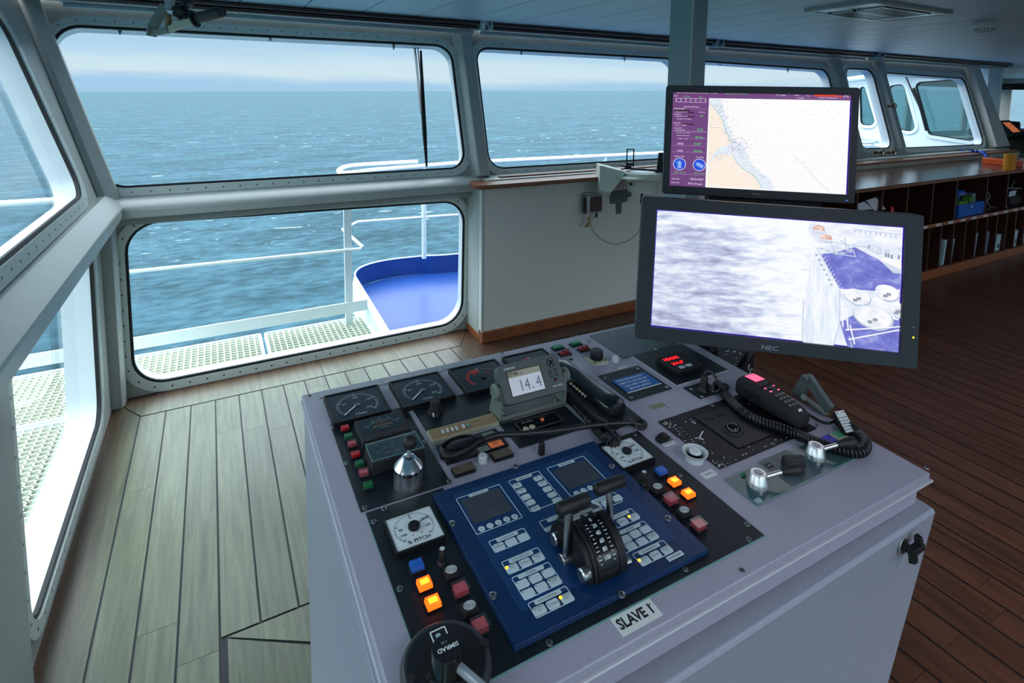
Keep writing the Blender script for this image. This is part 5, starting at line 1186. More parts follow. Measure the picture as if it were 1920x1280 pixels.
# azimuth meters
def meter(q, h, glass, lab):
    u0,u1,v0,v1 = rp(q, h); mb = dm(); w, d = u1-u0, v1-v0; cx, cy = (u0+u1)/2, (v0+v1)/2
    mb.tbox(cx, cy, w+.004, d+.004, 0, h, .002, 'black_matte'); o = mb.build('meter', con, bevel=.0025); o['label'] = lab
    f = dm(); cy2 = cy+(d*.12 if not glass else 0); dd = d*.68 if not glass else d*.94
    f.rect(cx, cy2, w*.9, dd, h+.0004, 'dial_black')
    R = w*.42; oy = cy2-dd*.62-.0
    for k in range(21):
        a = math.radians(140-100*k/20); r0 = R*(.93 if k%5 else .88); f.bar((cx+r0*math.cos(a)*1.0,oy+r0*math.sin(a),h+.0008),(cx+R*math.cos(a),oy+R*math.sin(a),h+.0008),.0007,.0002,'tick')
    for s, a in (('-30',138),('-15',112),('0',90),('15',68),('30',42)): a = math.radians(a); f.text(s, .006, cx+R*1.12*math.cos(a), oy+R*1.09*math.sin(a), h+.0008, 'tick')
    f.text('BRUNVOLL', .0085, cx, cy2-dd*.18, h+.0008, 'amber_tick', bold=.01, sx=1.1); f.text('THRUSTER', .004, cx, cy2-dd*.32, h+.0008, 'tick')
    f.rect(cx, cy2+dd*.02, w*.22, .0012, h+.0009, 'amber_tick'); f.rect(cx, cy2+dd*.1, .0006, dd*.45, h+.0009, 'amber_tick'); f.build('dial', o, smooth=False)
    if glass:
        f = dm(); f.box(cx-w*.5, cx+w*.5, cy-d*.5, cy+d*.5, h+.001, h+.004, 'clear_plastic'); f.frame(cx, cy, w, d, .0012, h+.003, h+.0045, 'glass_edge', .001); f.build('cover_glass', o)
meter([(664,790),(749,768),(774,803),(680,828)], .020, False, 'low black meter with dark face, upper of the pair')
meter([(684,836),(779,811),(796,842),(697,868)], .028, True, 'low black meter under a clear glass plate')

# joystick
u, v = .330, 1.045
mb = dm(); mb.cyl(u, v, 0, .002, .034, 'black'); mb.lathe(u, v, [(.0295,.002),(.0295,.033)], 'chrome_body', 48); mb.lathe(u, v, [(.0288,.033),(.0288,.034)], 'black', 40, False)
mb.lathe(u, v, [(.0295,.034),(.0295,.041),(.0125,.061),(.0115,.0615)], 'chrome_soft', 48); j = mb.build('joystick', con, label='polished chrome joystick base')
for k in range(5): pass
mb = dm()
for k in range(4): a = -PI/2-.6+k*PI/2; p = Vector((u+.0290*math.cos(a), v+.0290*math.sin(a), .037)); q = p+Vector((math.cos(a), math.sin(a), 0))*.001; mb.tube([p, q], .003, 'ink', 10)
mb.build('set_screw', j)
mb = dm(); mb.tube([(u,v,.058),(u+.002,v+.004,.078)], .0042, 'steel', 12); mb.build('shaft', j); mb = dm(); mb.sphere(u+.003, v+.006, .088, .0150, 'rubber'); mb.build('ball_knob', j)

# rotary knob on the dark plate, brass strip, lamp panels
u, v = cp(816,773,.004); mb = dm(); mb.lathe(u, v, [(.020,.0022),(.020,.005),(.016,.012)], 'black', 28); mb.lathe(u, v, [(.015,.012),(.013,.03),(.0125,.034),(.011,.0355)], 'black_matte', 12); mb.box(u-.012,u-.010,v-.020,v-.012,.005,.013,'white_ink'); mb.build('rotary_knob', con, bevel=.0004, label='small black rotary knob')
u0,u1,v0,v1 = rp([(800,807),(922,775),(936,790),(811,827)], .008); mb = dm(); mb.box(u0,u1,v0,v1,0,.008,'cream'); mb.rect((u0+u1)/2,(v0+v1)/2,(u1-u0)-.004,(v1-v0)-.004,.0083,'brass_plate')
mb.text('C.Plath', .008, u1-.05, (v0+v1)/2+.006, .0086, 'ink'); mb.rect(u1-.055,(v0+v1)/2-.008,.07,.0006,.0086,'ink'); st = mb.build('brass_strip', con, bevel=.0008, label='brass coloured strip with six oval lamps')
for px, py, m in ((830.5,809,'white_plastic'),(839,806,'white_plastic'),(848,804,'white_plastic'),(856,802,'white_plastic'),(869,798.5,'white_plastic'),(877.5,796.5,'glass_edge')):
    u, v = cp(px, py, .01); mb = dm(); mb.lathe(0,0,[(.0001,0)],m) if False else None
    mb.prism([(u+.0032*math.cos(a*PI/8), v+.0085*math.sin(a*PI/8)) for a in range(16)], .0083, .011, m); mb.build('oval_lamp', st, bevel=.0006)
u0,u1,v0,v1 = rp([(818,836),(930,800),(950,832),(840,870)], .006); mb = dm(); mb.box(u0,u1,v0,v1,0,.006,'black'); lp = mb.build('indicator_block', con, bevel=.0006, label='black indicator block with orange and grey fields')
for (q, m, s) in (([(903,813),(924,807),(931,817),(910,824)],'grey_light','ALARM'),([(914,829),(940,824),(945,834),(920,839)],'orange_label','ALARM\nLIMIT'),([(894,841),(913,834),(919,841),(900,849)],'grey_light','AUTO')):
    a0,a1,b0,b1 = rp(q, .007); mb = dm(); mb.box(a0,a1,b0,b1,.006,.0075,m); mb.text(s, .006, (a0+a1)/2, (b0+b1)/2+(.003 if '\n' in s else 0), .0078, 'ink'); mb.build('indicator_field', lp)
for px, py in ((869,878),(941,850)):
    u, v = cp(px, py, .008); mb = dm(); mb.box(u-.0235,u+.0235,v-.012,v+.012,0,.009,'black'); mb.box(u-.023,u+.023,v-.0115,v+.0115,.009,.0095,'brown_label'); mb.text('GROUP\nALARM', .006, u, v+.004, .0098, 'grey_light', bold=.01); mb.build('label_block', con, bevel=.0004)
u, v = cp(905,858,.009); mb = dm(); mb.lathe(u, v, [(.0105,0),(.0105,.014),(.009,.016)], 'white_plastic', 24); mb.build('white_knob', con, bevel=.0006)
# small module with two cream buttons
u0,u1,v0,v1 = rp([(964,795),(1038,775),(1057,790),(980,813)], .006); mb = dm(); mb.tbox((u0+u1)/2,(v0+v1)/2,u1-u0,v1-v0,.002,.010,.001,'black_gloss'); mb.frame((u0+u1)/2,(v0+v1)/2,u1-u0,v1-v0,.001,.009,.0105,'grey_plastic')
mb.text('BELL BOOK', .006, u0+.03, v1-.010, .0108, 'tick'); mb.text('PRESS TEST', .004, u1-.04, v1-.008, .0108, 'amber_tick'); md = mb.build('call_module', con, label='small black module with two cream buttons')
for px, py, m, r in ((986,804,'cream',.0075),(998,800,'cream',.0075),(1017,786,'orange_label',.0045)):
    u, v = cp(px, py, .012); mb = dm(); mb.cyl(u, v, .0105, .0135, r, m); mb.build('round_button', md, bevel=.0005)
mb = dm(); u, v = cp(1015,852,.0); mb.tbox(u, v, .014, .012, 0, .03, .001, 'rubber'); mb.build('rubber_block', con, bevel=.002)
# ship name plate
u0,u1,v0,v1 = rp([(1147,714),(1209,697),(1237,718),(1177,737)], .003); mb = dm(); mb.box(u0,u1,v0,v1,.0022,.0042,'name_blue'); mb.box(u0-.001,u1+.001,v0-.002,v0,.0022,.0040,'label_white')
for k, s in enumerate(('PRINCESS SEAWAYS','MMSI NO. 220 489 000','CALL SIGN. OXED 2','IMO NO. 8502391')): mb.text(s, (v1-v0)*.155, (u0+u1)/2-.004, v1-(v1-v0)*(.16+.225*k), .0044, 'white_ink', bold=.018, sx=.95)
mb.build('name_plate', con, smooth=False, label='blue plate with the ship name and numbers')
# rotary switch on cream plate + labels + caps
u, v = cp(1118,672,.004); mb = dm(); mb.prism(rrect(u, v, .055, .055, .006), 0, .005, 'cream'); kn = mb.build('selector_switch', con, bevel=.001, label='black selector knob on a cream plate')
mb = dm(); 
for dx, dy in ((-.021,-.021),(.021,-.021),(-.021,.021),(.021,.021)): mb.cyl(u+dx, v+dy, .005, .0062, .0035, 'bolt', n=10)
mb.build('corner_screw', kn)
mb = dm(); mb.lathe(u, v, [(.020,.005),(.0215,.009),(.0195,.030),(.018,.032)], 'plate_black', 14); mb.build('knob', kn, bevel=.001)
u, v = cp(1154,674,.006); mb = dm(); mb.lathe(u, v, [(.012,0),(.012,.014),(.008,.019),(.003,.0195)], 'white_plastic', 20); mb.build('white_cap', con, bevel=.0006)
for px, py, w, d, s in ((1129,681,.040,.013,'SEARCH LIGHT'),(1166,688,.034,.012,'DECK LIGHT'),(1254,830,.034,.0165,'MORSE LAMP'),(1329,888,.036,.019,'WHISTLE')):
    u, v = cp(px, py, .001); mb = dm(); mb.box(u-w/2,u+w/2,v-d/2,v+d/2,0,.001,'label_white'); mb.text(s, .0058 if len(s) > 8 else .0066, u, v, .0012, 'ink', sx=.8); mb.build('engraved_label', con, smooth=False)
u, v = cp(1255,761,0); u, v = cp(1232.5,761,0); mb = dm(); mb.box(u-.0235,u+.0235,v-.0095,v+.0095,0,.0004,'tape'); mb.build('tape_strip', con, label='strip of beige tape')
u, v = cp(1071,674,0); mb = dm(); mb.disc(u, v, .007, .0006, 'ink', 14); mb.build('round_hole', con)
# slave label
u, v = cp(1193.5,1156,0); mb = dm(); mb.box(u-.0405,u+.0405,v-.0165,v+.0165,0,.0006,'label_white'); mb.text('SLAVE 1', .0235, u-.001, v, .0008, 'ink', bold=.035, sx=.86); mb.bar((u+.0312,v+.0052,.0008),(u+.0345,v+.0080,.0008),.0016,.0001,'ink'); mb.build('name_label', con, smooth=False, label='white label reading SLAVE 1')
# heading display
u0,u1,v0,v1 = rp([(1231,674),(1274,661),(1317,684),(1272,699)], .014); mb = dm(); mb.tbox((u0+u1)/2,(v0+v1)/2,u1-u0,v1-v0,.002,.014,.0008,'black'); mb.frame((u0+u1)/2,(v0+v1)/2,u1-u0,v1-v0,.0014,.013,.0155,'dark_bezel')
hd = mb.build('heading_display', con, bevel=.0008, label='small black display with glowing red digits')
w, d = u1-u0, v1-v0; mb = dm(); mb.text('HDG/G', .0195, (u0+u1)/2-.006, v1-d*.19, .0147, 'led_red', bold=.03, sx=.92); mb.text('314.6°', .0195, (u0+u1)/2-.006, v1-d*.52, .0147, 'led_red', bold=.03, sx=.92); mb.build('digits', hd, smooth=False)
mb = dm(); mb.box(u0+w*.26,u0+w*.46,v0+d*.14,v0+d*.28,.014,.016,'key_grey'); mb.box(u0+w*.54,u0+w*.74,v0+d*.14,v0+d*.28,.014,.016,'key_grey'); mb.build('display_key', hd, bevel=.0005)
# microphone jack socket post and grommet
u, v = cp(1319,731,.002); mb = dm(); mb.lathe(u, v, [(.016,.0022),(.013,.006),(.0105,.012),(.010,.040),(.008,.044)], 'rubber', 20); mb.build('cable_socket', con)
u, v = cp(1358,724,.004); mb = dm(); mb.lathe(u, v, [(.0125,0),(.014,.004),(.0115,.008),(.004,.008),(.003,.004)], 'rubber', 24); mb.build('grommet', con)
# trackball plate
u0,u1,v0,v1 = rp([(1234,792),(1392,738),(1545,796),(1352,881)]); mb = dm(); mb.box(u0,u1,v0,v1,0,.0025,'worn_black')
rn = random.Random(11); 
def chip(x, y, s):
    n = rn.randint(5, 8); a0 = rn.random()*6
    mb.poly([(x+s*rn.uniform(.5,1.2)*math.cos(a0+2*PI*k/n), y+s*.7*rn.uniform(.4,1.1)*math.sin(a0+2*PI*k/n)) for k in range(n)], .0027, 'chip_white')
for _ in range(150):
    e = rn.random(); 
    if e < .55: x, y = u0+abs(rn.gauss(0,.022)), rn.uniform(v0, v1)
    elif e < .9: x, y = rn.uniform(u0, u0+(u1-u0)*.75), v0+abs(rn.gauss(0,.014))
    else: x, y = rn.uniform(u0, u0+(u1-u0)*.6), rn.uniform(v0, v1)
    if u0+.003 < x < u1-.003 and v0+.003 < y < v1-.003: chip(x, y, rn.choice((.0007,.001,.0014,.002,.0032)))
for ctr, n_ in ((cp(1250,798,.003), 34), (cp(1345,873,.003), 34), (cp(1300,790,.003), 12)):
    for _ in range(n_):
        x, y = ctr[0]+rn.gauss(0,.010), ctr[1]+rn.gauss(0,.008)
        if u0+.002 < x < u1-.002 and v0+.002 < y < v1-.002: chip(x, y, rn.choice((.001,.0016,.0024,.0034)))
a, b = cp(1318,808,.0026), cp(1316,824,.0026)
mb.bar((a[0],a[1],.0028),(b[0]+.004,b[1]+.01,.0028),.003,.0003,'chip_white'); mb.bar((b[0]-.012,b[1]+.012,.0028),(b[0]+.003,b[1]+.006,.0028),.0025,.0003,'chip_white'); mb.bar((b[0]+.004,b[1]+.01,.0028),(b[0]+.001,b[1]-.002,.0028),.003,.0003,'chip_white')
tb = mb.build('trackball_plate', con, smooth=False, label='worn black plate with chipped white paint')
q_ = rp([(1298,784),(1368,762),(1452,816),(1386,843)]); cx_, cy_ = (q_[0]+q_[1])/2, (q_[2]+q_[3])/2
mb = dm(); mb.box(q_[0],q_[1],q_[2],q_[3],.0025,.0055,'black'); mb.build('trackball_unit', tb, bevel=.0008)
u, v = cp(1374,803,.008); mb = dm(); mb.lathe(u, v, [(.026,.0055),(.024,.009),(.0185,.009),(.018,.006)], 'black', 36, False); mb.sphere(u, v, .004, .0185, 'black_gloss', 20); mb.build('trackball', tb)
for px, py in ((1330,782),(1351,775)): u, v = cp(px, py, .007); mb = dm(); mb.box(u-.011,u+.011,v-.006,v+.006,.0055,.0075,'black_matte'); mb.build('mouse_key', tb, bevel=.0006)
for px, py in ((1292,832),(1450,832),(1358,872),(1531,797),(1405,757),(1336,760)): screw(px, py, .0045, 'screw_steel', .0028)
# white bell-shaped push button
u, v = cp(1302,862,.0); mb = dm(); mb.lathe(u, v, [(.020,0),(.020,.012),(.0275,.019),(.0285,.0215),(.0265,.0215),(.019,.014),(.017,.006)], 'white_plastic', 40, False); wb = mb.build('whistle_button', con, label='white bowl shaped push button')
mb = dm(); mb.cyl(u, v, .004, .019, .0125, 'black_gloss'); mb.build('stem', wb); mb = dm(); mb.lathe(u, v, [(.0135,.019),(.0135,.022),(.011,.024)], 'label_white', 28); mb.build('cap', wb, bevel=.0006)
u, v = cp(1245,819,.008); mb = dm(); mb.box(u-.018,u+.022,v-.010,v+.010,0,.0012,'plate_grey'); mb.loft([[(u-.020+.005*k, v-.008+.004*(k/7), .001), (u-.020+.005*k, v+.008, .001), (u-.020+.005*k, v+.008, .004+.012*math.sin(PI*(k+.8)/9)), (u-.020+.005*k, v-.008+.004*(k/7), .004+.009*math.sin(PI*(k+.8)/9))] for k in range(8)], 'rubber'); mb.build('toggle_cover', con)

# ================================================================ propulsion panel
pq = rp([(810,937),(1113,830),(1328,1041),(967,1224)]); pu0,pu1,pv0,pv1 = pq
org = DESK @ Vector(((pu0+pu1)/2,(pv0+pv1)/2,0)); 
pp = thing('propulsion_panel', tuple(org), 'dark blue propulsion control panel with grey membrane keys and twin levers', 'control panel')
Z0 = .0025; Z1 = .0105
mb = dm(); mb.tbox((pu0+pu1)/2,(pv0+pv1)/2,pu1-pu0,pv1-pv0,Z0,Z1,.002,'panel_blue')
mb.box(pu0+.036, pu1-.036, pv0+.045, pv1-.022, Z1, Z1+.0008, 'panel_blue2'); mb.build('panel_plate', pp, bevel=.0008)
ZK = Z1+.0009
def kp(px, py): return cp(px, py, ZK)
def fr(mb, q, t=.0011):
    u0,u1,v0,v1 = rp(q, ZK); mb.frame((u0+u1)/2,(v0+v1)/2,u1-u0,v1-v0,t,ZK,ZK+.0005,'line_white',.003)
def pill(mb, px, py, w, s=''):
    u, v = kp(px, py); mb.prism(rrect(u, v, w, .0075, .003), ZK, ZK+.0004, 'key_grey')
    if s: mb.text(s, .0055, u, v, ZK+.0006, 'ink', sx=min(1, w*.8/(len(s)*.0055*.62)))
def kk(mb, pts, w=.0212, d=.0150, txt=None, amber=()):
    for i, (px, py) in enumerate(pts):
        u, v = kp(px, py); mb.prism(rrect(u, v, w, d, .0035), ZK, ZK+.0009, 'key_grey'); mb.disc(u-w*.36, v+d*.30, .0010, ZK+.0011, 'ink', 8)
        if txt and i < len(txt) and txt[i]: mb.text(txt[i], .0044, u, v+(.0022 if '\n' in txt[i] else 0), ZK+.0011, 'ink', sx=.85)
        if i in amber: mb.cyl(u-w*.42, v+d*.30, ZK+.0009, ZK+.0016, .0027, 'amber_lit', n=12)
def pad(q, pl_, keys, txt=None, amber=(), w=.0212, d=.0150):
    mb = dm()
    if q: fr(mb, q)
    for p in pl_: pill(mb, *p)
    kk(mb, keys, w, d, txt, amber); mb.build('keypad', pp, smooth=False)
S3 = ['CLUTCH\nIN','ACTIVATE','CLUTCH\nOUT']
pad([(915,1015.6),(981,989),(996,1009),(929,1037)], [(951,1005.6,.044,'COMMAND')], [(935.6,1025),(958.5,1016),(981,1007)], ['IN\nCOMMAND'])
pad([(939,1054),(1008,1025.6),(1023.7,1047.5),(954,1077.5)], [(977,1044,.048,'CLUTCH CONTROL ENG. 3')], [(961,1065),(985,1055),(1009,1045)], S3, (0,))
pad([(957.5,1084),(1028,1053),(1056,1092),(985,1126)], [(995.6,1072,.05,'SCANIA')], [(980,1095),(1004,1084),(1028,1074),(990.6,1112.5),(1015,1100.6),(1039,1090)], [None]*5+['SCANNER\nLIGHT'])
pad([(988,1131),(1060.6,1098),(1079,1124),(1006,1160)], [(1027.5,1119,.05,'CLUTCH CONTROL ENG. 1')], [(1012,1144),(1037,1132.5),(1062.5,1121)], S3, (2,))
pad([(952,901.8),(1009,882.5),(1053,933),(999,964)], [(982.5,895,.038,'OPERATION')], [(970,910),(978,920),(986.5,931.7),(995,942),(1004,953),(1008.4,896.5),(1017,906.4),(1026,917),(1035,927.7),(1044,938)], ['SEA\nMODE','HARBOUR\nMODE',None,None,'EMERG.\nSTOP','PORT\nAFT','SHAFT\nGEN'], (), .0185, .0132)
pad([(1009.7,979),(1092,945),(1108,965),(1025,998)], [(1043.6,970,.042,'ALARM'),(1036,987.5,.036,'CONTROL')], [])
pad([(1097,943.8),(1151,922),(1169,939),(1112,963)], [(1125,936.6,.04,'COMMAND')], [(1118,950),(1137,943),(1157,934)])
pad([(1120,979),(1182.5,952.5),(1201,970.6),(1138,1000)], [(1161,966,.048,'CLUTCH CONTROL ENG. 4')], [(1146,988),(1167.5,977.5),(1189,969)], S3, (2,))
pad([(1137,1007),(1206,975.6),(1238,1007.5),(1170,1038)][:4], [(1181,991,.05,'SCANIA')], [(1173,1010.6),(1191,1001),(1210,992.5),(1183,1024),(1204,1015),(1224,1005.6)], [None]*5+['SCANNER\nLIGHT'])
pad([(1184,1039),(1242.5,1012.5),(1264,1033),(1205.6,1062.5)], [(1217.5,1029,.048,'CLUTCH CONTROL ENG. 2')], [(1209,1051),(1229,1040.6),(1250,1031)], S3, (0,))
for q, s, ks, pl_ in (([(853.5,935),(935.6,908),(981,969),(894.4,1003)], [(864,937),(932,916),(965,955),(889,984)], [(903,992),(918.7,986),(934.6,980),(950,974),(965,969)], (897,924)),
                 ([(1024,878),(1094,854),(1160.5,929),(1081,953)], [(1036,882),(1099,863),(1128,896),(1067.5,919)], [(1081.5,925),(1094,919.7),(1107,915),(1118.7,909),(1131,905)], (1062,868.6))):
    if ks[0][0] > 1000: q = [(1024,878),(1094,854),(1143,905),(1070,930)]
    mb = dm(); fr(mb, q); pill(mb, pl_[0], pl_[1], .042, 'DISPLAY UNIT'); u0,u1,v0,v1 = rp(s, ZK); mb.rect((u0+u1)/2,(v0+v1)/2,u1-u0,v1-v0,ZK+.0004,'screen_off')
    for k, p in enumerate(ks): u, v = kp(*p); mb.disc(u, v, .0066, ZK+.0009, 'key_grey', 20); mb.text('F%d' % (k+1), .0045, u, v, ZK+.0011, 'ink')
    mb.build('display', pp, smooth=False)
mb = dm(); u, v = kp(1080,854); mb.text('Scana', .009, u+.002, v, Z1+.0004, 'white_ink', bold=.02); mb.box(u-.022,u-.015,v-.003,v+.004,Z1,Z1+.0004,'white_ink'); u, v = kp(1265.6,1042); mb.box(u-.018,u+.018,v-.005,v+.005,ZK,ZK+.0004,'key_grey'); mb.text('Scana Propulsion', .0056, u, v, ZK+.0006, 'ink', sx=.75); mb.build('maker_mark', pp, smooth=False)
for px, py in ((848,982),(924,1117),(967,875),(1147,874),(1252,972),(1165,1115)):
    u, v = cp(px, py, Z1); mb = dm(); mb.lathe(u, v, [(.0066,Z1),(.006,Z1+.0025),(.004,Z1+.0035)], 'steel', 16); mb.disc(u, v, .0026, Z1+.0037, 'ink', 6); mb.build('panel_screw', pp)
# lever head
AX, AZ, RR = .736, .006, .066      # axis v, height, radius
qu0, qu1 = .529, .590
ML = DESK @ Matrix(((0,0,1,0),(1,0,0,0),(0,1,0,0),(0,0,0,1)))   # local x=v, y=height, z=u
def arc(r, n=36, a0=-.28, a1=PI+.28): return [(AX+r*math.cos(a0+(a1-a0)*k/n), max(.006, AZ+r*math.sin(a0+(a1-a0)*k/n))) for k in range(n+1)]
mb = MB(ML); mb.prism(arc(RR*.93), qu0-.010, qu1+.010, 'black'); mb.prism(arc(RR), qu0+.008, qu1-.010, 'black_gloss'); mb.prism(arc(RR*.99), qu1-.008, qu1+.006, 'black')
mb.prism(arc(RR*.985), qu0, qu0+.0065, 'black')
# scale numbers on the drum
def drum(a, u): return Matrix.Translation((u, AX+RR*1.004*math.cos(a), AZ+RR*1.004*math.sin(a)))
hd_ = MB(DESK)
def drumtext(s, deg, u, size=.0092, m='white_ink'):
    a = math.radians(deg); t = Vector((0,-math.sin(a)*-1, math.cos(a)*-1)); n = Vector((0, math.cos(a), math.sin(a))); xx = Vector((1,0,0)); yy = n.cross(xx)
    M = Matrix((xx, yy, n)).transposed().to_4x4(); M.translation = Vector((u, AX, AZ))+n*(RR+.0004)
    hd_.M = DESK @ M; hd_.text(s, size, 0, 0, 0, m, bold=.02)
def drumtick(deg, u, w, m='white_ink'):
    a = math.radians(deg); n = Vector((0, math.cos(a), math.sin(a))); xx = Vector((1,0,0)); yy = n.cross(xx)
    M = Matrix((xx, yy, n)).transposed().to_4x4(); M.translation = Vector((u, AX, AZ))+n*(RR+.0003); hd_.M = DESK @ M; hd_.rect(0, 0, w, .0012, 0, m)
um = .5585
for k, s in enumerate(('0','20','40','60','80','100')):
    dg = 94+k*10.6; drumtext(s, dg, um)
    if k: drumtick(dg, um-.0145, .006); drumtick(dg, um+.0145, .006)
    drumtick(dg+5.3, um-.0135, .003); drumtick(dg+5.3, um+.0135, .003)
for k, s in enumerate(('20','40')): drumtext(s, 82-k*11, um, .0085, 'tick')
lh = mb.build('lever_head', pp, bevel=.0008, sharp=25, label='black drum with white percent scale')
hd_.build('scale', lh, smooth=False)
mb = MB(DESK); mb.box(qu0+.002, um-.014, AX+.006, AX+.010, AZ+RR, AZ+RR+.004, 'silver'); mb.box(um+.014, qu1+.004, AX+.006, AX+.010, AZ+RR, AZ+RR+.004, 'silver'); mb.build('pointer_bar', lh, bevel=.0006)
for dv, dh in ((.030,.020),(-.054,.022)):
    mb = MB(ML); mb.lathe(AX+dv, AZ+dh, [(.0105,qu0-.008),(.0115,qu0-.010),(.0115,qu0-.022),(.0095,qu0-.024)][::-1], 'steel', 28); mb.build('friction_knob', lh)
mb = MB(ML); mb.lathe(AX-.045, AZ-.002, [(.012,qu1+.008),(.0125,qu1+.024),(.0105,qu1+.026)], 'steel', 28); mb.build('friction_knob', lh)
for s, ul, gc, hh, ug in ((-1, qu0-.016, AX, .104, .522), (1, qu1+.022, AX+.014, .100, .613)):
    mb = MB(ML); z = ul; mb.lathe(AX, AZ+.004, [(.0110,z-.010),(.0120,z-.009),(.0120,z+.010),(.0105,z+.011)], 'steel', 28); lv = mb.build('lever', lh, label='steel lever with black T grip')
    mb = MB(DESK); mb.tube([(ul, AX, AZ+.014), (ul, gc, hh)], .0062, 'steel', 16); mb.build('rod', lv)
    mb = MB(DESK); c = Vector((ug, gc, hh+.008)); mb.tube([c+Vector((-.033,0,0)), c+Vector((-.031,0,0)), c+Vector((-.027,0,0)), c+Vector((.027,0,0)), c+Vector((.031,0,0)), c+Vector((.033,0,0))], [.007,.0100,.0112,.0112,.0100,.007], 'rubber', 20); mb.build('grip', lv)

# ================================================================ steering lever (bottom left)
sc_ = Vector(cp(837,1238,.030)); 
t = thing('steering_lever', tuple(DESK @ Vector((sc_.x, sc_.y, 0))), 'round black steering lever unit with dark hub at the near left corner', 'lever')
u, v = sc_
mb = dm(); mb.lathe(u, v, [(.059,.0022),(.062,.012),(.0635,.022),(.062,.027),(.0575,.030),(.052,.0285),(.001,.0285)], 'dark_bezel', 56); mb.lathe(u, v, [(.0535,.0303),(.052,.0305),(.001,.0305)], 'black', 56); mb.build('base_disc', t)
mb = dm(); a, b = cp(804,1197,.031); c_, d_ = cp(836,1180,.031)
uu, vv = cp(824,1190,.031)
mb.frame(uu, vv-.004, .024, .028, .0018, .0306, .0311, 'white_ink', .002); mb.disc(uu-.002, vv, .004, .0309, 'tick', 10); mb.build('marking', t, smooth=False)
for px, py in ((909,1207),(770,1275)): a, b = cp(px, py, .03); mb = dm(); mb.cyl(a, b, .0285, .0325, .0065, 'ink'); mb.build('plug', t)
hx, hy = cp(839,1213,.072)
hx, hy = u+.004, v-.006; hx, hy = cp(838,1214,.070)
mb = dm(); mb.lathe(hx, hy, [(.027,.0305),(.023,.036),(.0212,.040),(.0212,.067),(.0198,.070),(.001,.0705)], 'black_gloss', 40); mb.lathe(hx, hy, [(.0196,.0703),(.001,.0708)], 'black', 40); hb = mb.build('hub', t)
mb = dm(); mb.text('SIMRAD', .0086, hx+.001, hy-.001, .0712, 'white_ink', rot=PI, bold=.02); mb.text('S 35', .005, hx-.001, hy+.008, .0712, 'tick', rot=PI); mb.build('maker_badge', t, smooth=False)
mb = dm(); mb.tube([(hx+.012, hy-.018, .052), (hx+.034, hy-.085, .064), (hx+.045, hy-.12, .070)], [.0065,.0065,.0065], 'silver', 16); mb.tube([(hx+.045,hy-.12,.070),(hx+.06,hy-.16,.076)], [.011,.013], 'rubber', 14); mb.build('lever_arm', t)

# ================================================================ wing lever panel
q = [(1354,898),(1556,818),(1633,844),(1424,951)]
u0,u1,v0,v1 = rp(q); org = DESK @ Vector(((u0+u1)/2,(v0+v1)/2,0))
t = thing('thruster_lever_panel', tuple(org), 'green grey glass panel with two steel levers and a black rotary switch', 'control panel')
mb = dm(); mb.box(u0,u1,v0,v1,0,.0028,'glass_plate'); mb.frame((u0+u1)/2,(v0+v1)/2,u1-u0,v1-v0,.0012,0,.003,'glass_edge',.001); mb.build('glass_plate', t)
qq = rp([(1413,871),(1464,850),(1552,884),(1496,912)]); mb = dm(); mb.box(qq[0],qq[1],v0+.004,qq[3],.0028,.0034,'plate_grey'); uu, vv = cp(1442,872,.004); mb.rect(uu, vv, .019, .016, .0037, 'black'); mb.rect(uu, vv, .009, .0014, .0039, 'white_ink')
uu, vv = cp(1422,938,.003); mb.rect(uu, vv, .017, .012, .0031, 'tick'); uu, vv = cp(1535,881,.003); mb.frame(uu, vv, .015, .010, .0006, .003, .0033, 'tick'); mb.build('marking', t, smooth=False)
uu, vv = cp(1394,889,.006); mb = dm(); mb.sphere(uu, vv, .004, .0052, 'green2', 12); mb.build('green_lamp', t)
for px, py in ((1420,909),(1528,856)):
    uu, vv = cp(px, py, .003); mb = dm(); mb.lathe(uu, vv, [(.0215,.0028),(.0215,.013),(.0205,.0145),(.0165,.031),(.0155,.032),(.001,.032)], 'satin_steel', 40); lv = mb.build('lever_base', t)
    mb = dm(); mb.lathe(uu, vv, [(.0095,.0322),(.0085,.0328),(.001,.0328)], 'silver', 24); mb.build('cap', lv)
    mb = dm(); mb.tube([(uu+.011, vv-.004, .020), (uu+.050, vv-.020, .031)], .0052, 'satin_steel', 14); mb.build('arm', lv)
    P = [(uu+.048+.045*k/8, vv-.019-.018*k/8, .0305+.010*k/8-.006*(k/8)**2) for k in range(9)]
    mb = dm(); mb.tube(P, [.0065,.0075,.0088,.0102,.0118,.0128,.0126,.0105,.0055], 'rubber', 18); mb.build('grip', lv)
uu, vv = cp(1487,876,.003); mb = dm(); mb.lathe(uu, vv, [(.024,.0034),(.022,.008)], 'black', 30); 
mb.M = DESK @ Matrix.Translation((uu, vv, 0)) @ Matrix.Rotation(-.45, 4, 'Z'); mb.loft([rl for rl in [[(x, y, z) for x, y in rrect(0, 0, w_, d_, .004)] for z, w_, d_ in ((.008,.050,.020),(.026,.050,.015),(.030,.046,.011))]], 'rubber'); mb.build('rotary_switch', t, bevel=.001)
# ================================================================ devices standing on the console
def dthing(name, px, py, lab, cat, group=None, h=0):
    u, v = cp(px, py, h); return thing(name, tuple(DESK @ Vector((u, v, 0))), lab, cat, group)
def L3(px, py, h): u, v = cp(px, py, h); return Vector((u, v, h))
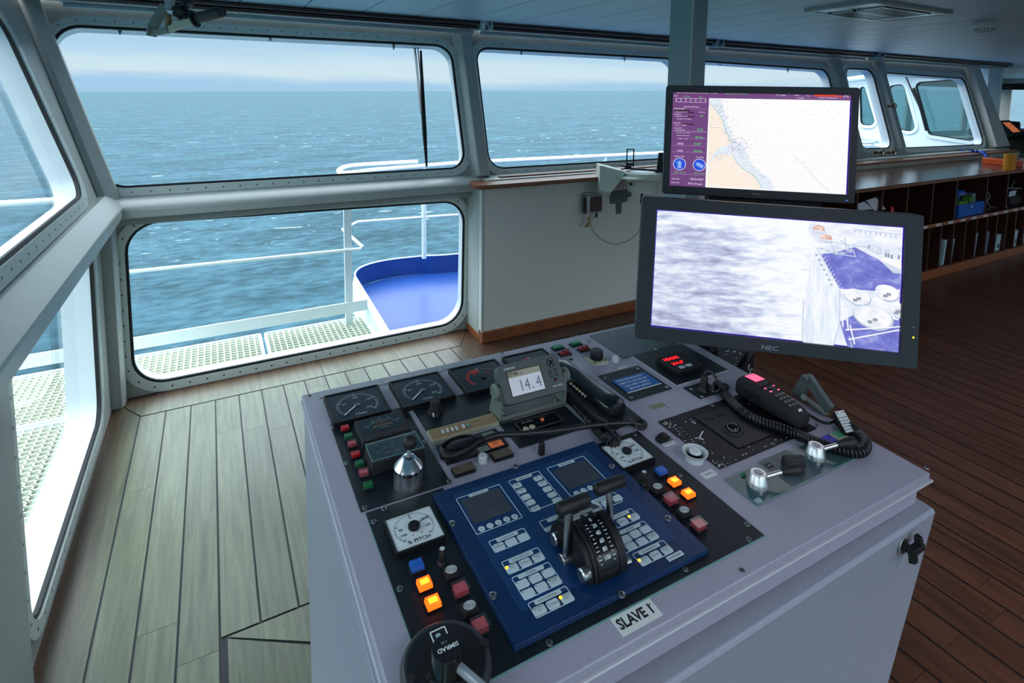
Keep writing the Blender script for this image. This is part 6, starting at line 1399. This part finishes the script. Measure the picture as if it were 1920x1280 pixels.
# speed log display on bracket
t = dthing('speed_log_display', 1000, 775, 'grey speed log display on a tilting bracket reading 14.4', 'display')
W_, HT, TI = .178, .0935, .697
o_ = Vector((.690, 1.128, .058))
yy = Vector((0, math.sin(TI), math.cos(TI))); nn = Vector((0, -math.cos(TI), math.sin(TI)))
MF = DESK @ (lambda M: (setattr(M, 'translation', o_), M)[1])(Matrix((Vector((1,0,0)), yy, nn)).transposed().to_4x4())
mb = MB(MF); mb.prism(rrect(0, HT/2, W_, HT, .014, 5), -.030, 0, 'grey_plastic'); mb.prism(rrect(0, HT/2, W_*.94, HT*.9, .012, 5), -.045, -.030, 'grey_plastic'); mb.build('housing', t, bevel=.004, seg=3)
def fq(px, py): return pxl(MF, px, py)
mb = MB(MF); ql = [fq(*p) for p in ((950,699),(1010.5,684),(1022,728),(961,744.5))]
a0, a1 = (ql[0][0]+ql[3][0])/2, (ql[1][0]+ql[2][0])/2; b0, b1 = (ql[2][1]+ql[3][1])/2, (ql[0][1]+ql[1][1])/2; w, d = a1-a0, b1-b0
mb.frame((a0+a1)/2,(b0+b1)/2,w+.003,d+.003,.0015,0,.001,'black',.001); mb.rect((a0+a1)/2,(b0+b1)/2,w,d,.0006,'lcd'); mb.rect((a0+a1)/2,b1-d*.13,w,d*.26,.0008,'lcd_top')
mb.text('STW', .0145, a0+w*.15, b1-d*.13, .001, 'lcd_ink_dark', bold=.02); mb.text('(kt)', .012, a0+w*.38, b1-d*.12, .001, 'lcd_ink'); mb.text('14', .038, a0+w*.42, b0+d*.34, .001, 'lcd_ink', sx=.85); mb.text('.', .038, a0+w*.66, b0+d*.34, .001, 'lcd_ink'); mb.text('4', .038, a0+w*.86, b0+d*.34, .001, 'lcd_ink', sx=.85); mb.build('screen', t, smooth=False)
mb = MB(MF); c = fq(955,693-2); mb.text('FURUNO', .0068, c[0], c[1], .0008, 'white_ink', bold=.02, sx=1.2); c = fq(1046,722); mb.text('RD-30  MENU', .005, c[0], c[1], .0008, 'white_ink', bold=.02); mb.build('badge', t, smooth=False)
mb = MB(MF); c = fq(1032,679.5); mb.cyl(c[0], c[1], 0, .0016, .0115, 'black'); 
for k in range(8): a = k*PI/4; mb.disc(c[0]+.008*math.cos(a), c[1]+.008*math.sin(a), .0016 if k%2 == 0 else .001, .0018, 'label_white', 8)
mb.build('cursor_pad', t, smooth=False)
for px, py, m in ((1031,696,'silver'),(1041.5,693,'silver'),(1033.5,704,'silver'),(1044,701.5,'silver'),(1041,711,'black')):
    mb = MB(MF); c = fq(px, py); mb.prism(rrect(c[0], c[1], .0105, .0068, .0032), 0, .0014, 'black'); mb.rect(c[0], c[1], .007, .0016, .0016, m if m != 'black' else 'red'); mb.build('button', t, smooth=False)
MS = DESK @ Matrix(((0,0,1,0),(1,0,0,0),(0,1,0,0),(0,0,0,1)))      # x=v, y=h, z=u
f0, f1 = .597, .792; vf = 1.150
piv = o_+yy*(HT*.42)-nn*.022
for u in (f0, f1-.007):
    mb = MB(MS); mb.prism([(vf,.002),(vf+.062,.002),(piv.y+.020,piv.z+.008),(piv.y-.012,piv.z+.012),(piv.y-.018,piv.z-.004),(vf,.028)], u, u+.007, 'grey_light'); mb.build('bracket_arm', t, bevel=.0012)
mb = dm(); mb.box(f0, f1, vf, vf+.006, .002, .012, 'grey_light'); mb.box(f0, f1, vf, vf+.06, .002, .006, 'grey_plastic')
mb.build('bracket_base', t, bevel=.001)
mb = dm()
for px, py in ((947,777),(1041,757-6)): c = L3(px, py, .008); mb.lathe(f0+.02 if px < 1000 else f1-.02, vf+.02, [(.006,.006),(.005,.009),(.003,.010)], 'steel', 12)
mb.build('bracket_screw', t)
for s, u in ((-1, f0-.012), (1, f1)):
    mb = MB(MS); mb.lathe(piv.y, piv.z, [(.001,u),(.016,u),(.0195,u+.003),(.0195,u+.009),(.016,u+.012),(.001,u+.012)], 'grey_light', 28); mb.build('side_knob', t)

# telephone
plate('panel_plate', [(1044,706),(1090,692),(1204,790),(1095,822)])
t = phone = dthing('telephone', 1110, 745, 'black telephone handset with cream keys resting in its cradle', 'telephone')
A = L3(1062, 700, .03); B = L3(1140, 786, .012)
uc = .945; va, vb = 1.36, 1.075
pa = cp(1055, 697, .04); pb = cp(1150, 775, .02); uc = .836; va, vb = 1.285, 1.005
def sec(v, w, z0, z1, sh=0., rr_=.45, n=20, u_=None):
    out = []
    for k in range(n):
        a = 2*PI*k/n; c, s_ = math.cos(a), math.sin(a); e = .62
        x = math.copysign(abs(c)**e, c)*w/2; z = math.copysign(abs(s_)**e, s_)*(z1-z0)/2+(z0+z1)/2
        out.append((( uc if u_ is None else u_)+sh+x, v, z))
    return out
LEN = va-vb
mb = dm(); mb.loft([sec(va-LEN*f, w, .002, z) for f, w, z in ((0,.040,.024),(.03,.056,.030),(.15,.070,.034),(.5,.078,.038),(.85,.080,.042),(.95,.072,.042),(1.0,.050,.038))][::-1], 'black'); mb.build('cradle', t)
mb = dm(); mb.loft([sec(va-LEN*f, w, z0, z1, .010) for f, w, z0, z1 in ((.0,.026,.030,.044),(.03,.044,.028,.056),(.12,.054,.028,.062),(.3,.052,.036,.060),(.55,.056,.036,.060),(.8,.064,.032,.066),(.93,.064,.026,.070),(.985,.050,.026,.066),(1.0,.030,.032,.056))][::-1], 'black_gloss'); mb.build('handset', t)
kl = [(1070.5,718,1),(1081,716,0),(1076.5,723,1),(1087,721,0),(1082,727.5,1),(1092,726,0),(1087.5,732,1),(1097,730.5,0),(1093,737,1),(1101,735,0),(1098.5,741,1),(1105,745.5,2)]
for px, py, k in kl:
    c = L3(px, py, .046); mb = dm(); mb.sphere(c.x, c.y, .0445 if k != 0 else .050, .0048 if k == 1 else .0036, 'cream' if k == 1 else 'pink_red' if k == 2 else 'label_beige', 8, .7); mb.build('dial_key', t)
mb = dm(); P = [L3(1072,748,.008), L3(1082,765,.008), L3(1098,782,.008), L3(1112,800,.012), L3(1128,818,.014), L3(1142,831,.016), L3(1154,832,.014), L3(1158,822,.012), L3(1150,812,.014), L3(1138,800,.018), L3(1126,790,.016), L3(1114,786,.012), L3(1104,784,.008), L3(1120,788,.008), L3(1138,790,.01)]
coil(P, .0058, .0026, .0062, 'cord', mb, 5, 10); mb.build('telephone_cord', phone)

# flexible lamp lying across the console
t = dthing('gooseneck_lamp', 870, 840, 'black gooseneck reading lamp with oval head lying across the console', 'lamp')
mb = dm(); nk = catmull([L3(1192,796,.014), L3(1180,792,.022), L3(1120,796,.024), L3(1050,806,.026), L3(980,813,.030), L3(935,815,.034), L3(905,824,.034)], 14)
mb.tube(nk, [.0062 if k%2 else .0070 for k in range(len(nk))], 'cord', 12); mb.build('flexible_neck', t)
a = L3(912,822,.030); b = L3(826,850,.022); dv = (b-a); ln = dv.length; d_ = dv.normalized(); side = Vector((0,0,1)).cross(d_).normalized(); upv = d_.cross(side)*1
if upv.z < 0: upv = -upv
lo = []
for f, w, z0, z1 in ((0,.010,-.006,.007),(.06,.016,-.008,.009),(.14,.018,-.009,.010),(.3,.030,-.012,.012),(.5,.046,-.016,.013),(.75,.052,-.018,.012),(.92,.042,-.018,.008),(1,.022,-.014,.002)):
    c = a+d_*ln*f; n = 20; lo.append([c+side*(w/2*math.cos(2*PI*k/n))+upv*((z1 if math.sin(2*PI*k/n) > 0 else -z0)*math.sin(2*PI*k/n)) for k in range(n)])
mb = dm(); mb.loft(lo, 'black'); mb.build('lamp_head', t)
mb = dm(); c = a+d_*ln*.60+upv*.0122; n = 24; mb.loft([[c+d_*(ln*.36*math.cos(2*PI*k/n)*s)+side*(.021*math.sin(2*PI*k/n)*s)-upv*(0 if s > .9 else .006) + upv*(.0015 if s > .9 else 0) for k in range(n)] for s in (1.0, .9)], 'black_gloss', cap=False); mb.build('head_rim', t)
mb = dm(); c = L3(1197,797,.006); P = [c+Vector((.016*math.cos(a_), .016*math.sin(a_), .004)) for a_ in [PI*.9-2*PI*.82*k/14 for k in range(15)]]; mb.tube(P, .0062, 'rubber', 10); mb.tube([L3(1176,783,.012), L3(1186,787,.012)], .003, 'steel', 8); mb.build('neck_clamp', t)

# handheld radio with lit display
t = dthing('radio_handset', 1450, 750, 'black VHF radio handset with glowing pink display lying on the console', 'radio')
pa = cp(1398, 722, .03); pb = cp(1500, 785, .03); ru = (pa[0]+pb[0])/2+.006; ra, rb = pa[1]+.012, pb[1]-.004; RLn = ra-rb
def rsec(f, w, z0, z1): return sec(ra-RLn*f, w, z0, z1, 0, u_=ru)
mb = dm(); mb.loft([rsec(*x) for x in ((0,.048,.012,.038),(.02,.064,.006,.054),(.10,.072,.003,.062),(.30,.074,.003,.064),(.42,.066,.004,.060),(.70,.064,.004,.054),(.92,.060,.004,.046),(.99,.050,.006,.038),(1,.034,.010,.030))][::-1], 'black_matte'); mb.build('housing', t)
def top(f): 
    xs = [(0,.038),(.1,.062),(.3,.064),(.42,.060),(.7,.054),(.92,.046),(1,.030)]
    for (a_, x_), (b_, y_) in zip(xs, xs[1:]):
        if f <= b_: return x_+(y_-x_)*(f-a_)/(b_-a_)
def rquadf(name, f0, f1, w, m, dx=0., z=.0016):
    mb = dm(); mb.quad([(ru+dx-w/2, ra-RLn*f1, top(f1)+z), (ru+dx+w/2, ra-RLn*f1, top(f1)+z), (ru+dx+w/2, ra-RLn*f0, top(f0)+z), (ru+dx-w/2, ra-RLn*f0, top(f0)+z)], m); return mb.build(name, t, smooth=False)
rquadf('display_bezel', .05, .40, .048, 'black_gloss', z=.0010); rquadf('display', .10, .30, .036, 'led_pink')
mb = dm(); mb.sphere(ru, ra-RLn*.47, top(.47)-.002, .010, 'black_gloss', 10, .6); mb.build('navigation_key', t)
for f, dx, w in ((.44,-.017,.008),(.52,-.014,.010),(.44,.017,.007),(.53,.014,.008)): rquadf('backlit_key', f, f+.02, w, 'led_pink', dx, .002)
for k in range(4):
    for dx in (-.013, 0, .013): rquadf('number_key', .60+k*.07, .64+k*.07, .009, 'black_gloss', dx, .0018)
rquadf('badge', .92, .95, .012, 'label_white', 0, .0018)
mb = dm(); mb.box(ru-.040, ru-.035, ra-RLn*.42, ra-RLn*.18, .018, .048, 'rubber'); mb.build('talk_key', t, bevel=.002)
mb = dm(); P = [L3(1342,727,.030), L3(1348,722,.018), L3(1362,742,.014), L3(1392,772,.013), L3(1425,790,.013), L3(1465,803,.013), L3(1500,816,.013), L3(1540,832,.013), L3(1580,844,.014), L3(1610,848,.014), L3(1622,840,.014), L3(1622,826,.014), L3(1604,808,.014), L3(1582,794,.014), L3(1566,787,.014)]
coil(P, .0095, .0038, .0078, 'cord', mb, 6, 12)
mb.tube(catmull([L3(1320,700,.044), L3(1330,695,.050), L3(1341,706,.042), L3(1346,718,.028), L3(1347,723,.018)], 6), .0035, 'cord', 8)
mb.tube(catmull([L3(1567,787,.014), L3(1555,793,.010), L3(1540,790,.008), L3(1520,779,.010), L3(1500,766,.018), L3(1490,760,.022)], 6), .0035, 'cord', 8)
mb.build('radio_cord', t, label='thick black coiled cord')

# grey angled handle at the right edge, remote control, switches
t = dthing('angled_handle', 1515, 745, 'grey green angled metal handle standing at the right edge behind the radio', 'handle')
mb = dm(); b0 = L3(1494,742,.004); 
ap = L3(1515,708,.075); e1 = L3(1556,768,.035)
mb.bar(L3(1494,742,.012), ap, .030, .014, 'handle_grey', up=(1,0,0)); mb.bar(ap, e1, .030, .014, 'handle_grey', up=(1,0,0)); mb.tube([ap+Vector((-.015,0,0)), ap+Vector((.015,0,0))], .009, 'handle_grey', 12); mb.build('bent_bar', t, bevel=.003)
mb = dm(); mb.bar(L3(1504,744,.006), L3(1550,776,.006), .02, .008, 'grey_light'); mb.tube([L3(1507,745,.008), L3(1507,745,.024)], .009, 'grey_light', 12); mb.build('foot_bar', t, bevel=.002)
t = dthing('remote_control', 1588, 788, 'small white remote control with dark keys leaning at the right edge', 'remote')
a, b, c, d = L3(1563,771,.036), L3(1582,767,.036), L3(1605,808,.018), L3(1586,813,.018)
nrm = (b-a).cross(d-a).normalized(); nrm = nrm if nrm.z > 0 else -nrm
mb = dm(); mb.loft([[p-nrm*.014 for p in (d,c,b,a)], [p for p in (d,c,b,a)]], 'black'); mb.build('case', t, bevel=.002)
mb = dm(); Fq = lambda x, y: a+(b-a)*x+(d-a)*y; mb.quad([Fq(.06,.97)+nrm*.0005, Fq(.94,.97)+nrm*.0005, Fq(.94,.03)+nrm*.0005, Fq(.06,.03)+nrm*.0005], 'remote_white'); mb.build('face', t, smooth=False)
MRm = Matrix(((b-a).normalized(), (a-d).normalized(), nrm)).transposed().to_4x4()
for r in range(5):
    for cc in range(4):
        p = Fq(.18+.21*cc, .34+.13*r)+nrm*.0006; mb = dm(); mb.sphere(p.x, p.y, p.z, .0019, 'ink', 6, .5); mb.build('remote_key', t)
for x, m in ((.2,'green2'),(.8,'red')): p = Fq(x,.12)+nrm*.0006; mb = dm(); mb.sphere(p.x, p.y, p.z, .0022, m, 6, .5); mb.build('remote_key', t)
u, v = cp(1573,814,.010); mb = dm(); mb.tbox(u, v, .034, .026, 0, .010, .0006, 'cream'); mb.tbox(u, v, .029, .021, .010, .0115, .0006, 'green2'); tag(mb.build('green_switch', bevel=.0008), 'green topped square switch block inside the loop of the radio cord', 'switch')
u, v = cp(1555,822,.005); mb = dm(); mb.tbox(u-.003, v, .034, .026, 0, .005, .0006, 'royal_blue'); mb.box(u-.014,u+.010,v-.0006,v+.0006,.005,.0053,'ink'); tag(mb.build('blue_switch', bevel=.0008), 'flat bright blue switch block beside the green one', 'switch')

# ---------------------------------------------------------------- view settings
scene.view_settings.view_transform = 'Standard'; scene.view_settings.look = 'None'; scene.view_settings.gamma = 1; scene.view_settings.use_curve_mapping = False
scene.view_settings.exposure = 0.0
scene.cycles.max_bounces = 8; scene.cycles.transparent_max_bounces = 12; scene.cycles.diffuse_bounces = 5
scene.cycles.caustics_reflective = False; scene.cycles.caustics_refractive = False; scene.cycles.sample_clamp_indirect = 4
